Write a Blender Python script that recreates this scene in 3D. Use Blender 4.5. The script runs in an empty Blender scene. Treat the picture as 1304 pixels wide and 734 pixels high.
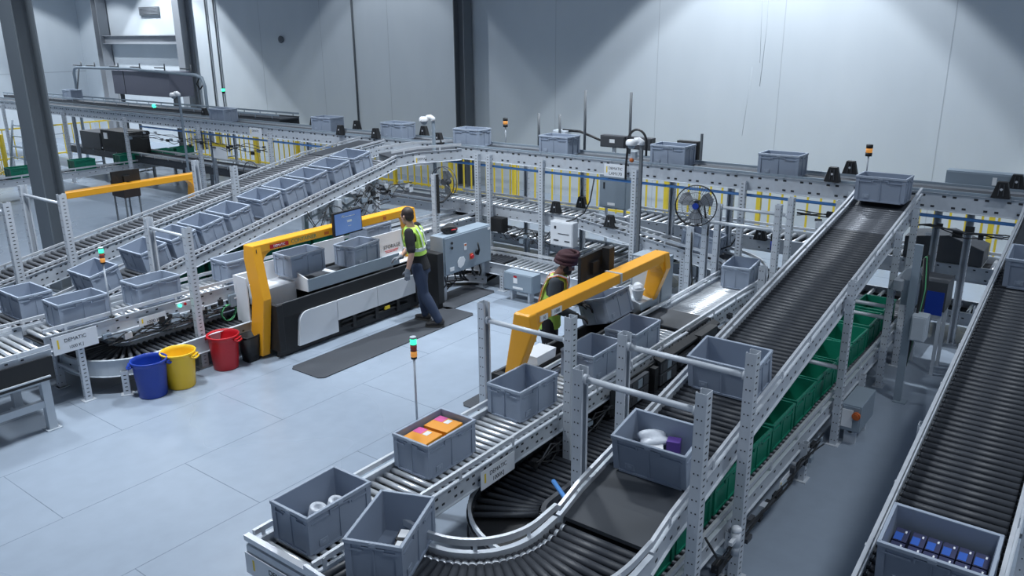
import bpy, bmesh, math, random
from mathutils import Vector, Matrix
random.seed(7)
PI = math.pi
SC = bpy.context.scene
COL = SC.collection

# ------------------------------------------------------------------ materials
def new_mat(name):
    m = bpy.data.materials.new(name); m.use_nodes = True
    return m, m.node_tree.nodes, m.node_tree.links, m.node_tree.nodes['Principled BSDF']

def mat(name, col, rough=0.5, metal=0.0, noise=0.08, scale=6.0, spec=0.5, rvar=0.1, bump=0.0):
    """principled material with a procedural noise that varies colour and roughness a little"""
    m, N, L, B = new_mat(name)
    tc = N.new('ShaderNodeTexCoord'); nz = N.new('ShaderNodeTexNoise')
    nz.inputs['Scale'].default_value = scale; nz.inputs['Detail'].default_value = 5
    L.new(tc.outputs['Object'], nz.inputs['Vector'])
    mx = N.new('ShaderNodeMix'); mx.data_type = 'RGBA'
    lo = [c * (1 - noise) for c in col] + [1]; hi = [min(1, c * (1 + noise)) for c in col] + [1]
    mx.inputs[6].default_value = lo; mx.inputs[7].default_value = hi
    L.new(nz.outputs['Fac'], mx.inputs[0]); L.new(mx.outputs[2], B.inputs['Base Color'])
    mr = N.new('ShaderNodeMapRange'); mr.inputs[3].default_value = max(0.02, rough - rvar); mr.inputs[4].default_value = min(1, rough + rvar)
    L.new(nz.outputs['Fac'], mr.inputs[0]); L.new(mr.outputs[0], B.inputs['Roughness'])
    B.inputs['Metallic'].default_value = metal
    B.inputs['Specular IOR Level'].default_value = spec
    if bump:
        bp = N.new('ShaderNodeBump'); bp.inputs['Strength'].default_value = bump; bp.inputs['Distance'].default_value = 0.004
        L.new(nz.outputs['Fac'], bp.inputs['Height']); L.new(bp.outputs[0], B.inputs['Normal'])
    return m

def emit_mat(name, col, strength):
    m, N, L, B = new_mat(name)
    B.inputs['Base Color'].default_value = (*[c * .5 for c in col], 1)
    B.inputs['Emission Color'].default_value = (*col, 1)
    B.inputs['Emission Strength'].default_value = strength
    return m

M = {}
M['galv'] = mat('galvanised_steel', (.53, .57, .62), .42, .20, .12, 14)
M['post'] = mat('galvanised_post', (.57, .61, .66), .45, .15, .10, 10)
M['hole'] = mat('punched_hole_dark', (.03, .033, .04), .8)
M['roller'] = mat('bright_steel_roller', (.74, .77, .80), .34, .65, .03, 4, rvar=.02)
M['droller'] = mat('dark_rubber_roller', (.045, .050, .060), .45, .0, .2, 12)
M['greyroller'] = mat('worn_grey_roller', (.17, .18, .20), .40, .45, .2, 12)
M['belt'] = mat('dark_conveyor_belt', (.042, .048, .058), .6, 0, .15, 5)
M['guide'] = mat('aluminium_guide', (.66, .69, .73), .35, .4, .08, 15)
M['black'] = mat('black_plastic', (.012, .013, .015), .6, 0, .2, 8)
M['darkgrey'] = mat('dark_grey_steel', (.07, .075, .085), .5, .2, .15, 8)
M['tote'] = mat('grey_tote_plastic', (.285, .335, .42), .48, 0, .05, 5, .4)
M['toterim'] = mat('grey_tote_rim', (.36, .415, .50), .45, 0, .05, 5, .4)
M['green'] = mat('green_tote_plastic', (.008, .20, .125), .4, 0, .1, 5)
M['white'] = mat('white_powdercoat', (.72, .75, .79), .4, 0, .04, 4)
M['paper'] = mat('white_paper_label', (.78, .80, .82), .7, 0, .03, 9)
M['ink'] = mat('dark_print', (.02, .025, .035), .7)
M['yellow'] = mat('amber_yellow_paint', (.88, .40, .022), .36, 0, .05, 3)
M['fence'] = mat('safety_yellow_paint', (.78, .58, .04), .45, 0, .08, 4)
M['cab'] = mat('grey_enclosure_paint', (.25, .305, .36), .42, 0, .04, 4)
M['lightcab'] = mat('light_grey_enclosure', (.52, .57, .62), .45, 0, .04, 4)
M['red'] = mat('red_plastic', (.52, .012, .022), .38, 0, .06, 4)
M['binyel'] = mat('yellow_plastic', (.88, .55, .025), .38, 0, .05, 4)
M['blue'] = mat('blue_plastic', (.010, .045, .33), .36, 0, .06, 4)
M['mat'] = mat('charcoal_rubber_mat', (.043, .049, .060), .75, 0, .2, 40, bump=.3)
M['joint'] = mat('floor_joint', (.16, .20, .25), .7, 0, .5, 1.5)
M['seam'] = mat('wall_joint', (.47, .51, .55), .8)
M['column'] = mat('column_grey_paint', (.135, .150, .165), .55, 0, .1, 2)
M['columnblue'] = mat('column_blue_grey_paint', (.115, .135, .155), .5, 0, .08, 2)
M['columnpale'] = mat('column_pale_grey_paint', (.27, .29, .32), .5, 0, .1, 2)
M['pipeblue'] = mat('blue_air_pipe', (.10, .30, .70), .35, 0, .05, 5)
M['cable'] = mat('black_cable', (.015, .016, .018), .5, 0, .2, 10)
M['greencable'] = mat('green_cable', (.10, .42, .18), .5)
M['orange'] = mat('orange_lens', (.55, .13, .03), .3)
M['hood'] = mat('mauve_grey_panel', (.17, .175, .225), .5, 0, .05, 2)
M['skin'] = mat('skin', (.48, .29, .22), .5, 0, .05, 20)
M['skin2'] = mat('brown_skin', (.22, .12, .085), .5, 0, .05, 20)
M['hair'] = mat('dark_brown_hair', (.030, .020, .017), .6, 0, .3, 40)
M['beard'] = mat('black_beard', (.012, .010, .010), .7, 0, .3, 40)
M['turban'] = mat('maroon_cloth', (.055, .018, .024), .8, 0, .15, 30, bump=.4)
M['shirt'] = mat('black_cotton', (.010, .010, .012), .85, 0, .15, 25)
M['sleeve'] = mat('charcoal_sleeve', (.045, .055, .065), .85, 0, .15, 25)
M['jeans'] = mat('navy_denim', (.020, .033, .068), .85, 0, .2, 25)
M['trousers'] = mat('black_trousers', (.012, .012, .016), .8, 0, .2, 25)
M['vest'] = mat('lime_hi_vis', (.52, .80, .13), .7, 0, .05, 20)
M['vestband'] = mat('silver_reflective_band', (.55, .60, .58), .45, 0, .05, 20)
M['vestorange'] = mat('orange_hi_vis', (.90, .22, .07), .7, 0, .05, 20)
M['glove'] = mat('grey_glove', (.20, .22, .25), .8, 0, .1, 20)
M['blackglove'] = mat('black_glove', (.015, .016, .018), .8, 0, .1, 20)
M['shoe'] = mat('dark_shoe_leather', (.022, .020, .021), .6, 0, .2, 20)
M['sole'] = mat('shoe_sole', (.05, .048, .045), .8)
M['camwhite'] = mat('white_camera_housing', (.78, .80, .82), .3, 0, .03, 6)
M['boxorange'] = mat('orange_carton', (.85, .33, .02), .5, 0, .05, 5)
M['boxpink'] = mat('pink_print', (.75, .10, .36), .5)
M['blueprint'] = mat('blue_carton', (.03, .11, .46), .4, 0, .1, 10)
M['navyprint'] = mat('navy_carton_face', (.035, .04, .10), .4, 0, .1, 10)
M['purple'] = mat('purple_carton', (.12, .06, .30), .5)
M['bag'] = mat('white_plastic_bag', (.68, .72, .78), .3, 0, .1, 15, bump=.5)
M['lamp_green'] = emit_mat('green_signal_lens', (.05, .9, .45), 1.6)
M['led_green'] = emit_mat('green_indicator', (.05, 1, .5), 2.5)
M['amber'] = emit_mat('amber_lens', (.9, .38, .08), .5)
M['redlens'] = mat('red_lens', (.33, .05, .035), .3)

def screen_mat():
    m, N, L, B = new_mat('blue_screen')
    tc = N.new('ShaderNodeTexCoord'); nz = N.new('ShaderNodeTexNoise'); nz.inputs['Scale'].default_value = 3
    L.new(tc.outputs['Object'], nz.inputs['Vector'])
    cr = N.new('ShaderNodeValToRGB'); cr.color_ramp.elements[0].color = (.055, .115, .30, 1); cr.color_ramp.elements[1].color = (.11, .20, .46, 1)
    L.new(nz.outputs['Fac'], cr.inputs[0]); L.new(cr.outputs[0], B.inputs['Emission Color'])
    B.inputs['Base Color'].default_value = (.02, .03, .05, 1); B.inputs['Emission Strength'].default_value = .9; B.inputs['Roughness'].default_value = .2
    return m
M['screen'] = screen_mat()

def floor_mat():
    m, N, L, B = new_mat('painted_floor')
    tc = N.new('ShaderNodeTexCoord')
    n1 = N.new('ShaderNodeTexNoise'); n1.inputs['Scale'].default_value = .45; n1.inputs['Detail'].default_value = 1.5
    n2 = N.new('ShaderNodeTexNoise'); n2.inputs['Scale'].default_value = 5; n2.inputs['Detail'].default_value = 6
    L.new(tc.outputs['Object'], n1.inputs['Vector']); L.new(tc.outputs['Object'], n2.inputs['Vector'])
    mx = N.new('ShaderNodeMix'); mx.data_type = 'RGBA'
    mx.inputs[6].default_value = (.275, .330, .405, 1); mx.inputs[7].default_value = (.335, .395, .475, 1)
    L.new(n1.outputs['Fac'], mx.inputs[0])
    mx2 = N.new('ShaderNodeMix'); mx2.data_type = 'RGBA'; mx2.blend_type = 'MULTIPLY'; mx2.inputs[0].default_value = .18
    L.new(mx.outputs[2], mx2.inputs[6]); L.new(n2.outputs['Fac'], mx2.inputs[7]); 
    L.new(mx2.outputs[2], B.inputs['Base Color'])
    mr = N.new('ShaderNodeMapRange'); mr.inputs[3].default_value = .16; mr.inputs[4].default_value = .42
    L.new(n1.outputs['Fac'], mr.inputs[0]); L.new(mr.outputs[0], B.inputs['Roughness'])
    B.inputs['Specular IOR Level'].default_value = .45
    return m
M['floor'] = floor_mat()

def wall_mat():
    m, N, L, B = new_mat('painted_wall_panel')
    tc = N.new('ShaderNodeTexCoord')
    mp = N.new('ShaderNodeMapping'); mp.inputs['Scale'].default_value = (1, .6, .25)
    n1 = N.new('ShaderNodeTexNoise'); n1.inputs['Scale'].default_value = 1.6; n1.inputs['Detail'].default_value = 6
    L.new(tc.outputs['Object'], mp.inputs[0]); L.new(mp.outputs[0], n1.inputs['Vector'])
    mx = N.new('ShaderNodeMix'); mx.data_type = 'RGBA'
    mx.inputs[6].default_value = (.545, .60, .645, 1); mx.inputs[7].default_value = (.66, .71, .75, 1)
    L.new(n1.outputs['Fac'], mx.inputs[0]); L.new(mx.outputs[2], B.inputs['Base Color'])
    B.inputs['Roughness'].default_value = .65
    return m
M['wall'] = wall_mat()

# ------------------------------------------------------------------ mesh builder
class MB:
    def __init__(s): s.v = []; s.f = []; s.m = []; s.mats = []; s.sm = []
    def mi(s, m):
        if m not in s.mats: s.mats.append(m)
        return s.mats.index(m)
    def add(s, vs, fs, m, smooth=False):
        o = len(s.v); s.v += [tuple(x) for x in vs]; k = s.mi(m)
        for f in fs: s.f.append([i + o for i in f]); s.m.append(k); s.sm.append(smooth)
    def box(s, c, d, m, R=None):
        hx, hy, hz = d[0] / 2, d[1] / 2, d[2] / 2
        vs = [Vector((sx * hx, sy * hy, sz * hz)) for sz in (-1, 1) for sy in (-1, 1) for sx in (-1, 1)]
        if R is not None: vs = [R @ p for p in vs]
        c = Vector(c)
        s.add([p + c for p in vs], [(0, 2, 3, 1), (4, 5, 7, 6), (0, 1, 5, 4), (2, 6, 7, 3), (0, 4, 6, 2), (1, 3, 7, 5)], m)
    def b2(s, x0, x1, y0, y1, z0, z1, m): s.box(((x0 + x1) / 2, (y0 + y1) / 2, (z0 + z1) / 2), (abs(x1 - x0), abs(y1 - y0), abs(z1 - z0)), m)
    def cyl(s, p0, p1, r, m, n=12, r1=None, caps=True):
        p0 = Vector(p0); p1 = Vector(p1); r1 = r if r1 is None else r1
        d = (p1 - p0).normalized(); a = d.orthogonal().normalized(); b = d.cross(a)
        vs = []
        for p, rr in ((p0, r), (p1, r1)):
            for i in range(n):
                t = 2 * PI * i / n; vs.append(p + rr * (math.cos(t) * a + math.sin(t) * b))
        s.add(vs, [(i, (i + 1) % n, n + (i + 1) % n, n + i) for i in range(n)], m, True)
        if caps: s.add(vs, [tuple(range(n - 1, -1, -1)), tuple(range(n, 2 * n))], m)
    def tube(s, pts, r, m, n=8, up=None):
        pts = [Vector(p) for p in pts]
        rad = r if isinstance(r, (list, tuple)) else [r] * len(pts)
        vs = []; a = None
        for i, p in enumerate(pts):
            t = (pts[min(i + 1, len(pts) - 1)] - pts[max(i - 1, 0)]).normalized()
            if a is None: a = t.orthogonal().normalized()
            a = (a - t * a.dot(t)).normalized(); b = t.cross(a)
            for k in range(n):
                q = 2 * PI * k / n; vs.append(p + rad[i] * (math.cos(q) * a + math.sin(q) * b))
        fs = []
        for i in range(len(pts) - 1):
            for k in range(n):
                fs.append((i * n + k, i * n + (k + 1) % n, (i + 1) * n + (k + 1) % n, (i + 1) * n + k))
        s.add(vs, fs, m, True)
        s.add(vs, [tuple(range(n - 1, -1, -1)), tuple(range((len(pts) - 1) * n, len(pts) * n))], m)
    def sweep(s, prof, path, m, closed=True):
        """prof: list of (lateral, vertical); path: list of (point, normal) with the normal horizontal"""
        n = len(prof); vs = []
        for p, nn in path:
            for a, b in prof: vs.append(Vector(p) + nn * a + Vector((0, 0, b)))
        fs = []
        for i in range(len(path) - 1):
            for k in range(n): fs.append((i * n + k, (i + 1) * n + k, (i + 1) * n + (k + 1) % n, i * n + (k + 1) % n))
        s.add(vs, fs, m)
        s.add(vs, [tuple(range(n)), tuple(range(len(path) * n - 1, (len(path) - 1) * n - 1, -1))], m)
    def lathe(s, prof, m, n=28, c=(0, 0, 0)):
        vs = []
        for r, z in prof:
            for i in range(n):
                t = 2 * PI * i / n; vs.append((c[0] + r * math.cos(t), c[1] + r * math.sin(t), c[2] + z))
        fs = []
        for j in range(len(prof) - 1):
            for i in range(n): fs.append((j * n + i, j * n + (i + 1) % n, (j + 1) * n + (i + 1) % n, (j + 1) * n + i))
        s.add(vs, fs, m, True)
        s.add(vs, [tuple(range(n - 1, -1, -1))], m) if prof[0][0] > 1e-4 else None
    def prism(s, poly, axis, a0, a1, m):
        """poly in the two other axes, extruded along axis (0 x: poly=(y,z); 1 y: poly=(x,z); 2 z: poly=(x,y))"""
        n = len(poly)
        def P(q, t): return {0: (t, q[0], q[1]), 1: (q[0], t, q[1]), 2: (q[0], q[1], t)}[axis]
        vs = [P(q, a0) for q in poly] + [P(q, a1) for q in poly]
        s.add(vs, [tuple(range(n - 1, -1, -1)), tuple(range(n, 2 * n))] + [(i, (i + 1) % n, n + (i + 1) % n, n + i) for i in range(n)], m)
    def ell(s, c, r, m, R=None, n=16, k=10):
        vs = []; c = Vector(c)
        for j in range(k + 1):
            ph = PI * j / k
            for i in range(n):
                t = 2 * PI * i / n
                p = Vector((r[0] * math.sin(ph) * math.cos(t), r[1] * math.sin(ph) * math.sin(t), -r[2] * math.cos(ph)))
                vs.append((R @ p if R is not None else p) + c)
        fs = []
        for j in range(k):
            for i in range(n): fs.append((j * n + i, j * n + (i + 1) % n, (j + 1) * n + (i + 1) % n, (j + 1) * n + i))
        s.add(vs, fs, m, True)
    def mesh(s, name, off=(0, 0, 0)):
        me = bpy.data.meshes.new(name); o = Vector(off)
        me.from_pydata([Vector(p) - o for p in s.v], [], s.f)
        for m in s.mats: me.materials.append(M[m])
        me.polygons.foreach_set('material_index', s.m); me.polygons.foreach_set('use_smooth', s.sm)
        bm = bmesh.new(); bm.from_mesh(me); bmesh.ops.remove_doubles(bm, verts=bm.verts, dist=1e-5)
        bmesh.ops.recalc_face_normals(bm, faces=bm.faces); bm.to_mesh(me); bm.free()
        return me
    def build(s, name, parent=None, world=True, bevel=0):
        off = parent.location if (parent is not None and world) else (0, 0, 0)
        if parent is not None and world and parent.parent is not None: off = Vector(parent.location) + Vector(parent.parent.location)
        o = bpy.data.objects.new(name, s.mesh(name, off)); COL.objects.link(o)
        if parent is not None: o.parent = parent
        if bevel:
            md = o.modifiers.new('bevel', 'BEVEL'); md.width = bevel; md.segments = 2; md.limit_method = 'ANGLE'
        return o

def tag(o, label=None, cat=None, group=None, kind=None):
    if label: o['label'] = label
    if cat: o['category'] = cat
    if group: o['group'] = group
    if kind: o['kind'] = kind
    return o
def thing(name, label, cat, loc=(0, 0, 0), rz=0, group=None):
    o = bpy.data.objects.new(name, None); COL.objects.link(o); o.empty_display_size = .1
    o.location = loc; o.rotation_euler = (0, 0, rz)
    return tag(o, label, cat, group)
def copy_tree(o, parent=None):
    c = o.copy(); COL.objects.link(c)
    if parent is not None: c.parent = parent
    for ch in list(KIDS(o)): copy_tree(ch, c)
    return c
def KIDS(o): return [x for x in bpy.data.objects if x.parent is o]
def place(proto, first, loc, rz=0, label=None, group=None, tilt=0, rx=0):
    o = proto if first else copy_tree(proto)
    o.location = loc; o.rotation_euler = (rx, tilt, rz)
    if label: o['label'] = label
    if group: o['group'] = group
    return o
def text_mesh(name, txt, size, matname, matrix, parent=None):
    cu = bpy.data.curves.new(name, 'FONT'); cu.body = txt; cu.size = size; cu.extrude = .0008; cu.align_x = 'CENTER'; cu.align_y = 'CENTER'
    t = bpy.data.objects.new(name, cu); COL.objects.link(t)
    me = bpy.data.meshes.new_from_object(t.evaluated_get(bpy.context.evaluated_depsgraph_get()))
    bpy.data.objects.remove(t); bpy.data.curves.remove(cu)
    me.name = name; me.materials.clear(); me.materials.append(M[matname])
    me.transform(matrix)
    if parent is not None:
        off = Vector(parent.location) + (Vector(parent.parent.location) if parent.parent is not None else Vector())
        me.transform(Matrix.Translation(-off))
    o = bpy.data.objects.new(name, me); COL.objects.link(o)
    if parent is not None: o.parent = parent
    return o
def frame(origin, xdir, zdir):
    """matrix whose local x runs along the text, local y up the text, local z out of the surface"""
    x = Vector(xdir).normalized(); z = Vector(zdir).normalized(); y = z.cross(x)
    m = Matrix((x, y, z)).transposed().to_4x4(); m.translation = Vector(origin)
    return m

# ------------------------------------------------------------------ setting
def structure(o): o['kind'] = 'structure'; return o
WX, WY = 18.0, 36.7
b = MB(); b.b2(-3, WX + .2, -8, WY + .2, -.12, 0, 'floor'); structure(b.build('floor'))
b = MB(); b.b2(WX, WX + .2, -8, WY + .2, 0, 9.0, 'wall')
for y in (24.3, 21.2, 18.2, 12.2, 9.3, 6.35, 3.1, .1, -2.9):
    b.b2(WX - .003, WX + .01, y - .008, y + .008, 0, 9.0, 'seam')
b.tube([(WX - .002, 6.75, 5.6), (WX - .002, 6.73, 4.2), (WX - .002, 6.78, 3.0)], .006, 'seam', 4); b.tube([(WX - .002, 6.9, 5.4), (WX - .002, 6.82, 3.5)], .004, 'seam', 4); b.tube([(WX - .002, 6.98, 3.4), (WX - .002, 7.1, 1.9)], .004, 'seam', 4)
structure(b.build('wall_back'))
b = MB(); b.b2(-3, WX, WY, WY + .2, 0, 9.0, 'wall'); 
b.b2(-3, WX, WY - .006, WY + .01, 2.70, 2.73, 'seam')
structure(b.build('wall_left'))
# floor joints (thin sealed saw cuts)
b = MB()
DX, DY = 2.45, 1.235
for k in range(-3, 9):
    y = 5.95 + DY * k
    b.b2(-1, 14, y - .003, y + .003, -.01, .0008, 'joint')
    for j in range(-1, 6):
        x = 2.67 + DX * j + (DX / 2 if k % 2 == 0 else 0)
        b.b2(x - .0035, x + .0035, y, y + DY, -.01, .0012, 'joint')
structure(b.build('trim_1'))

# wall details: steel columns, beam, vent, conduits
def steel_column(label, x, y, w, z1, m, rz=0, name='steel_column', group=None):
    t = thing(name, label, 'column', (x, y, 0), rz, group)
    b = MB()
    for s in (-1, 1): b.box((s * (w / 2 - .012), 0, z1 / 2), (.024, w, z1), m)
    b.box((0, 0, z1 / 2), (w - .04, .018, z1), m); b.build('shaft', t, False)
    b = MB(); b.box((0, 0, .0125), (w + .12, w + .12, .025), m)
    for sx in (-1, 1):
        for sy in (-1, 1): b.cyl((sx * (w / 2 + .03), sy * (w / 2 + .03), .025), (sx * (w / 2 + .03), sy * (w / 2 + .03), .05), .018, m, 6)
    b.build('base_plate', t, False)
    return t
steel_column('big blue-grey steel column rising in the left foreground behind the inclines', 6.11, 14.38, .35, 9, 'columnblue', .12)
steel_column('dark grey wall column behind the middle of the back conveyor', 17.75, 15.08, .36, 9, 'column', PI / 2)
steel_column('dark wall column at the right end of the wall beam', 17.75, 28.5, .42, 9, 'columnpale', 0)
steel_column('pale grey wall column at the left end of the wall beam', 17.75, 34.35, .40, 9, 'columnpale', PI / 2)
b = MB(); b.b2(17.62, 17.84, 28.7, 34.15, 3.84, 3.87, 'columnpale'); b.b2(17.62, 17.84, 28.7, 34.15, 4.14, 4.17, 'columnpale'); b.b2(17.72, 17.74, 28.7, 34.15, 3.84, 4.17, 'columnpale')
tag(b.build('wall_beam'), 'grey steel beam spanning between two wall columns at upper left', 'beam')
t = thing('wall_vent', 'grey louvred vent high on the wall above the beam', 'vent', (17.98, 30.95, 5.05))
b = MB(); b.box((-.03, 0, 0), (.06, 1.35, .30), 'column'); b.build('frame', t, False)
b = MB()
for k in range(7): b.box((-.065, 0, -.11 + k * .036), (.02, 1.27, .012), 'columnpale', Matrix.Rotation(.5, 3, 'Y'))
b.build('louvres', t, False)
def conduit(label, pts, r=.022, m='column', name='conduit', group=None):
    b = MB(); b.tube(pts, r, m, 8); return tag(b.build(name), label, 'pipe', group)
for y, lab in ((27.25, 'left of two thin conduits on the wall beside the dark column'), (26.75, 'right of two thin conduits on the wall beside the dark column'), (19.65, 'single thin conduit on the dim wall left of the middle column')):
    conduit(lab, [(17.95, y, 0), (17.95, y, 9)], .03)
conduit('thin dark cable hanging down the far left wall', [(15.0, 36.6, 9), (15.02, 36.6, 4), (14.98, 36.6, 1.5)], .025, 'cable', 'wall_cable')
b = MB(); b.ell((17.93, 23.15, 4.0), (.07, .10, .12), 'column'); b.cyl((17.99, 23.15, 4.0), (17.93, 23.15, 4.0), .1, 'column'); tag(b.build('wall_sensor'), 'small dark round fitting high on the wall left of the middle column', 'sensor')

# yellow safety fence along the back and left
def fence(label, p0, p1, h, pitch=.42, posts=2.4, name='safety_fence', hp=.03):
    p0 = Vector(p0); p1 = Vector(p1); L = (p1 - p0).length; ang = math.atan2(p1.y - p0.y, p1.x - p0.x)
    t = thing(name, label, 'fence', p0, ang)
    n = int(L / posts)
    for i in range(n + 1):
        b = MB(); x = L * i / n; b.box((x, 0, h / 2), (.09, .09, h), 'fence'); b.box((x, 0, .008), (.2, .2, .016), 'fence'); b.build('post', t, False)
    for z in (h - .03, .12):
        b = MB(); b.box((L / 2, 0, z), (L, .035, .05), 'fence'); b.build('rail', t, False)
    b = MB(); k = int(L / pitch)
    for i in range(1, k): b.box((L * i / k, 0, h / 2), (hp, .02, h - .12), 'fence')
    b.build('bars', t, False)
    return t
fence('long yellow guard fence along the back wall behind the conveyors', (16.6, -2.5, 0), (16.6, 27.5, 0), 1.45, .26, 2.08, hp=.04)
fence('yellow guard rail in the far left corner beyond the column', (11.0, 31.0, 0), (16.4, 31.0, 0), 1.15, .32, 2.7)
fence('nearer yellow stair railing at the left edge of the picture', (9.3, 26.4, 0), (10.9, 28.3, 0), 1.25, .16, 1.2, hp=.035)

# ------------------------------------------------------------------ conveyors
def arc(c, r, a0, a1, z0, z1, n=16):
    return [Vector((c[0] + r * math.cos(a0 + (a1 - a0) * i / n), c[1] + r * math.sin(a0 + (a1 - a0) * i / n), z0 + (z1 - z0) * i / n)) for i in range(n + 1)]
class Path:
    def __init__(s, pts):
        s.p = [Vector(pts[0])]
        for q in pts[1:]:
            if (Vector(q) - s.p[-1]).length > 1e-4: s.p.append(Vector(q))
        s.s = [0]
        for i in range(1, len(s.p)): s.s.append(s.s[-1] + (s.p[i] - s.p[i - 1]).length)
        s.L = s.s[-1]; s.n = []
        for i in range(len(s.p)):
            d = s.p[min(i + 1, len(s.p) - 1)] - s.p[max(i - 1, 0)]; d.z = 0; d.normalize(); s.n.append(Vector((-d.y, d.x, 0)))
    def at(s, q):
        q = max(0, min(s.L, q))
        for i in range(1, len(s.p)):
            if q <= s.s[i] + 1e-9:
                u = (q - s.s[i - 1]) / (s.s[i] - s.s[i - 1]); return s.p[i - 1].lerp(s.p[i], u), s.n[i - 1].lerp(s.n[i], u).normalized()
    def sub(s, a, c, step=.5):
        qs = [a] + [q for q in s.s if a + .01 < q < c - .01] + [c]
        return [s.at(q) for q in qs]
ROLL = {}
def roller_mesh(w, r, m):
    k = (round(w, 3), r, m)
    if k not in ROLL:
        b = MB(); b.cyl((0, -w / 2 + .02, 0), (0, w / 2 - .02, 0), r, m, 14)
        for sg in (-1, 1):
            b.cyl((0, sg * (w / 2 - .02), 0), (0, sg * (w / 2 + .004), 0), r * .45, 'galv' if m == 'roller' else 'darkgrey', 8)
            if m == 'droller' and r > .030: b.cyl((0, sg * (w / 2 - .075), 0), (0, sg * (w / 2 - .05), 0), r * 1.03, 'roller', 14)
        ROLL[k] = b.mesh('roller')
    return ROLL[k]
def conveyor(label, pts, w, name='roller_conveyor', rollers=(), belts=(), rail_h=.14, rail_up=.025, guide=(0, 0), guide_z=.075, legs=(), holes=.16, rows=1,
             rail_m='galv', skip=None, guide_m='guide', cat='conveyor', hole_sides=(-1, 1), rail_t=.035, gh=.042, group=None, foot=0.0, shade_drop=.075, shade_m='black', hole_size=(.032, .018)):
    P = Path(pts); t = thing(name, label, cat, (P.p[0].x, P.p[0].y, 0), 0, group)
    for sg in (-1, 1):
        b = MB(); a, c = w / 2, w / 2 + rail_t
        prof = [(sg * a, -rail_h), (sg * c, -rail_h), (sg * c, rail_up), (sg * a, rail_up)]
        # flanged channel: web outside with top and bottom lips
        f = .006
        prof = [(sg * a, -rail_h), (sg * (c + .006), -rail_h), (sg * (c + .006), -rail_h + f), (sg * (c - .012), -rail_h + .012), (sg * (c - .012), rail_up - .012), (sg * (c + .006), rail_up - f), (sg * (c + .006), rail_up), (sg * a, rail_up)]
        b.sweep(prof, P.sub(0, P.L), rail_m)
        if holes and sg in hole_sides:
            q = .08
            i = 0
            while q < P.L - .05:
                p, n = P.at(q); tn = Vector((n.y, -n.x, 0)); 
                pz = (P.at(min(P.L, q + .05))[0].z - P.at(max(0, q - .05))[0].z) / .1
                R = Matrix((Vector((tn.x, tn.y, pz)).normalized(), n, Vector((0, 0, 1)))).transposed()
                for rw in range(rows):
                    zz = -rail_h / 2 + .02 if rows == 1 else (rail_up - .045 - rw * (rail_h - .075) / (rows - 1))
                    if (i + rw) % 3 != 2: b.box(p + n * sg * (w / 2 + rail_t - .0115) + Vector((0, 0, zz)), (hole_size[0], .004, hole_size[1]), 'hole', R)
                q += holes; i += 1
        b.build('side_rail', t)
        if guide[0 if sg < 0 else 1]:
            b = MB(); g0 = w / 2 + .002; g1 = g0 + .026
            b.sweep([(sg * g0, guide_z), (sg * g1, guide_z), (sg * g1, guide_z + gh), (sg * g0, guide_z + gh)], P.sub(0, P.L), guide_m)
            q = .25
            while q < P.L:
                p, n = P.at(q); R = Matrix((Vector((n.y, -n.x, 0)), n, Vector((0, 0, 1)))).transposed()
                b.box(p + n * sg * (g1 + .004) + Vector((0, 0, (guide_z + gh + rail_up - .03) / 2)), (.03, .006, guide_z + gh - rail_up + .02), guide_m, R); q += .7
            b.build('guide_rail', t)
    for (a, c, pitch, r, m) in rollers:
        n = int((c - a) / pitch); me = roller_mesh(w, r, m)
        for i in range(n + 1):
            p, nn = P.at(a + pitch * i)
            if i < 98:
                o = bpy.data.objects.new('roller', me); COL.objects.link(o); o.parent = t
                o.location = p - Vector((0, 0, r)) - t.location; o.rotation_euler = (0, 0, math.atan2(-nn.x, nn.y))
    for (a, c, m) in belts:
        b = MB(); b.sweep([(-w / 2 + .012, -.03), (w / 2 - .012, -.03), (w / 2 - .012, 0), (-w / 2 + .012, 0)], P.sub(a, c), m); b.build('belt', t)
    if shade_drop and rollers:
        b = MB(); b.sweep([(-w / 2 + .004, -shade_drop - .012), (w / 2 - .004, -shade_drop - .012), (w / 2 - .004, -shade_drop), (-w / 2 + .004, -shade_drop)], P.sub(0, P.L), shade_m); b.build('gap_shade_sheet', t)  # black sheet added as shade, so the gaps between rollers read dark
    q = .4
    b = MB()
    while q < P.L:
        p, n = P.at(q); b.cyl(p - n * w / 2 + Vector((0, 0, -rail_h + .03)), p + n * w / 2 + Vector((0, 0, -rail_h + .03)), .016, 'galv', 6); q += .9
    b.build('cross_members', t)
    for l in legs:
        q, sides = (l, (-1, 1)) if not isinstance(l, tuple) else l
        p, n = P.at(q); ang = math.atan2(-n.x, n.y)
        for sg in sides:
            b = MB(); c = p + n * sg * (w / 2 + rail_t + .03); zt = p.z - rail_h + .08
            R = Matrix.Rotation(ang, 3, 'Z')
            upright(b, c, foot, zt, R, sg)
            b.build('leg', t)
        b = MB()
        if len(sides) == 2:
            z = max(.12, (p.z - rail_h) * .45 + foot * .55); b.cyl(p + n * (w / 2 + .05) * -1 + Vector((0, 0, z - p.z)), p + n * (w / 2 + .05) + Vector((0, 0, z - p.z)), .018, 'post', 8)
            b.build('leg_brace', t)
    return t, P
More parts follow.
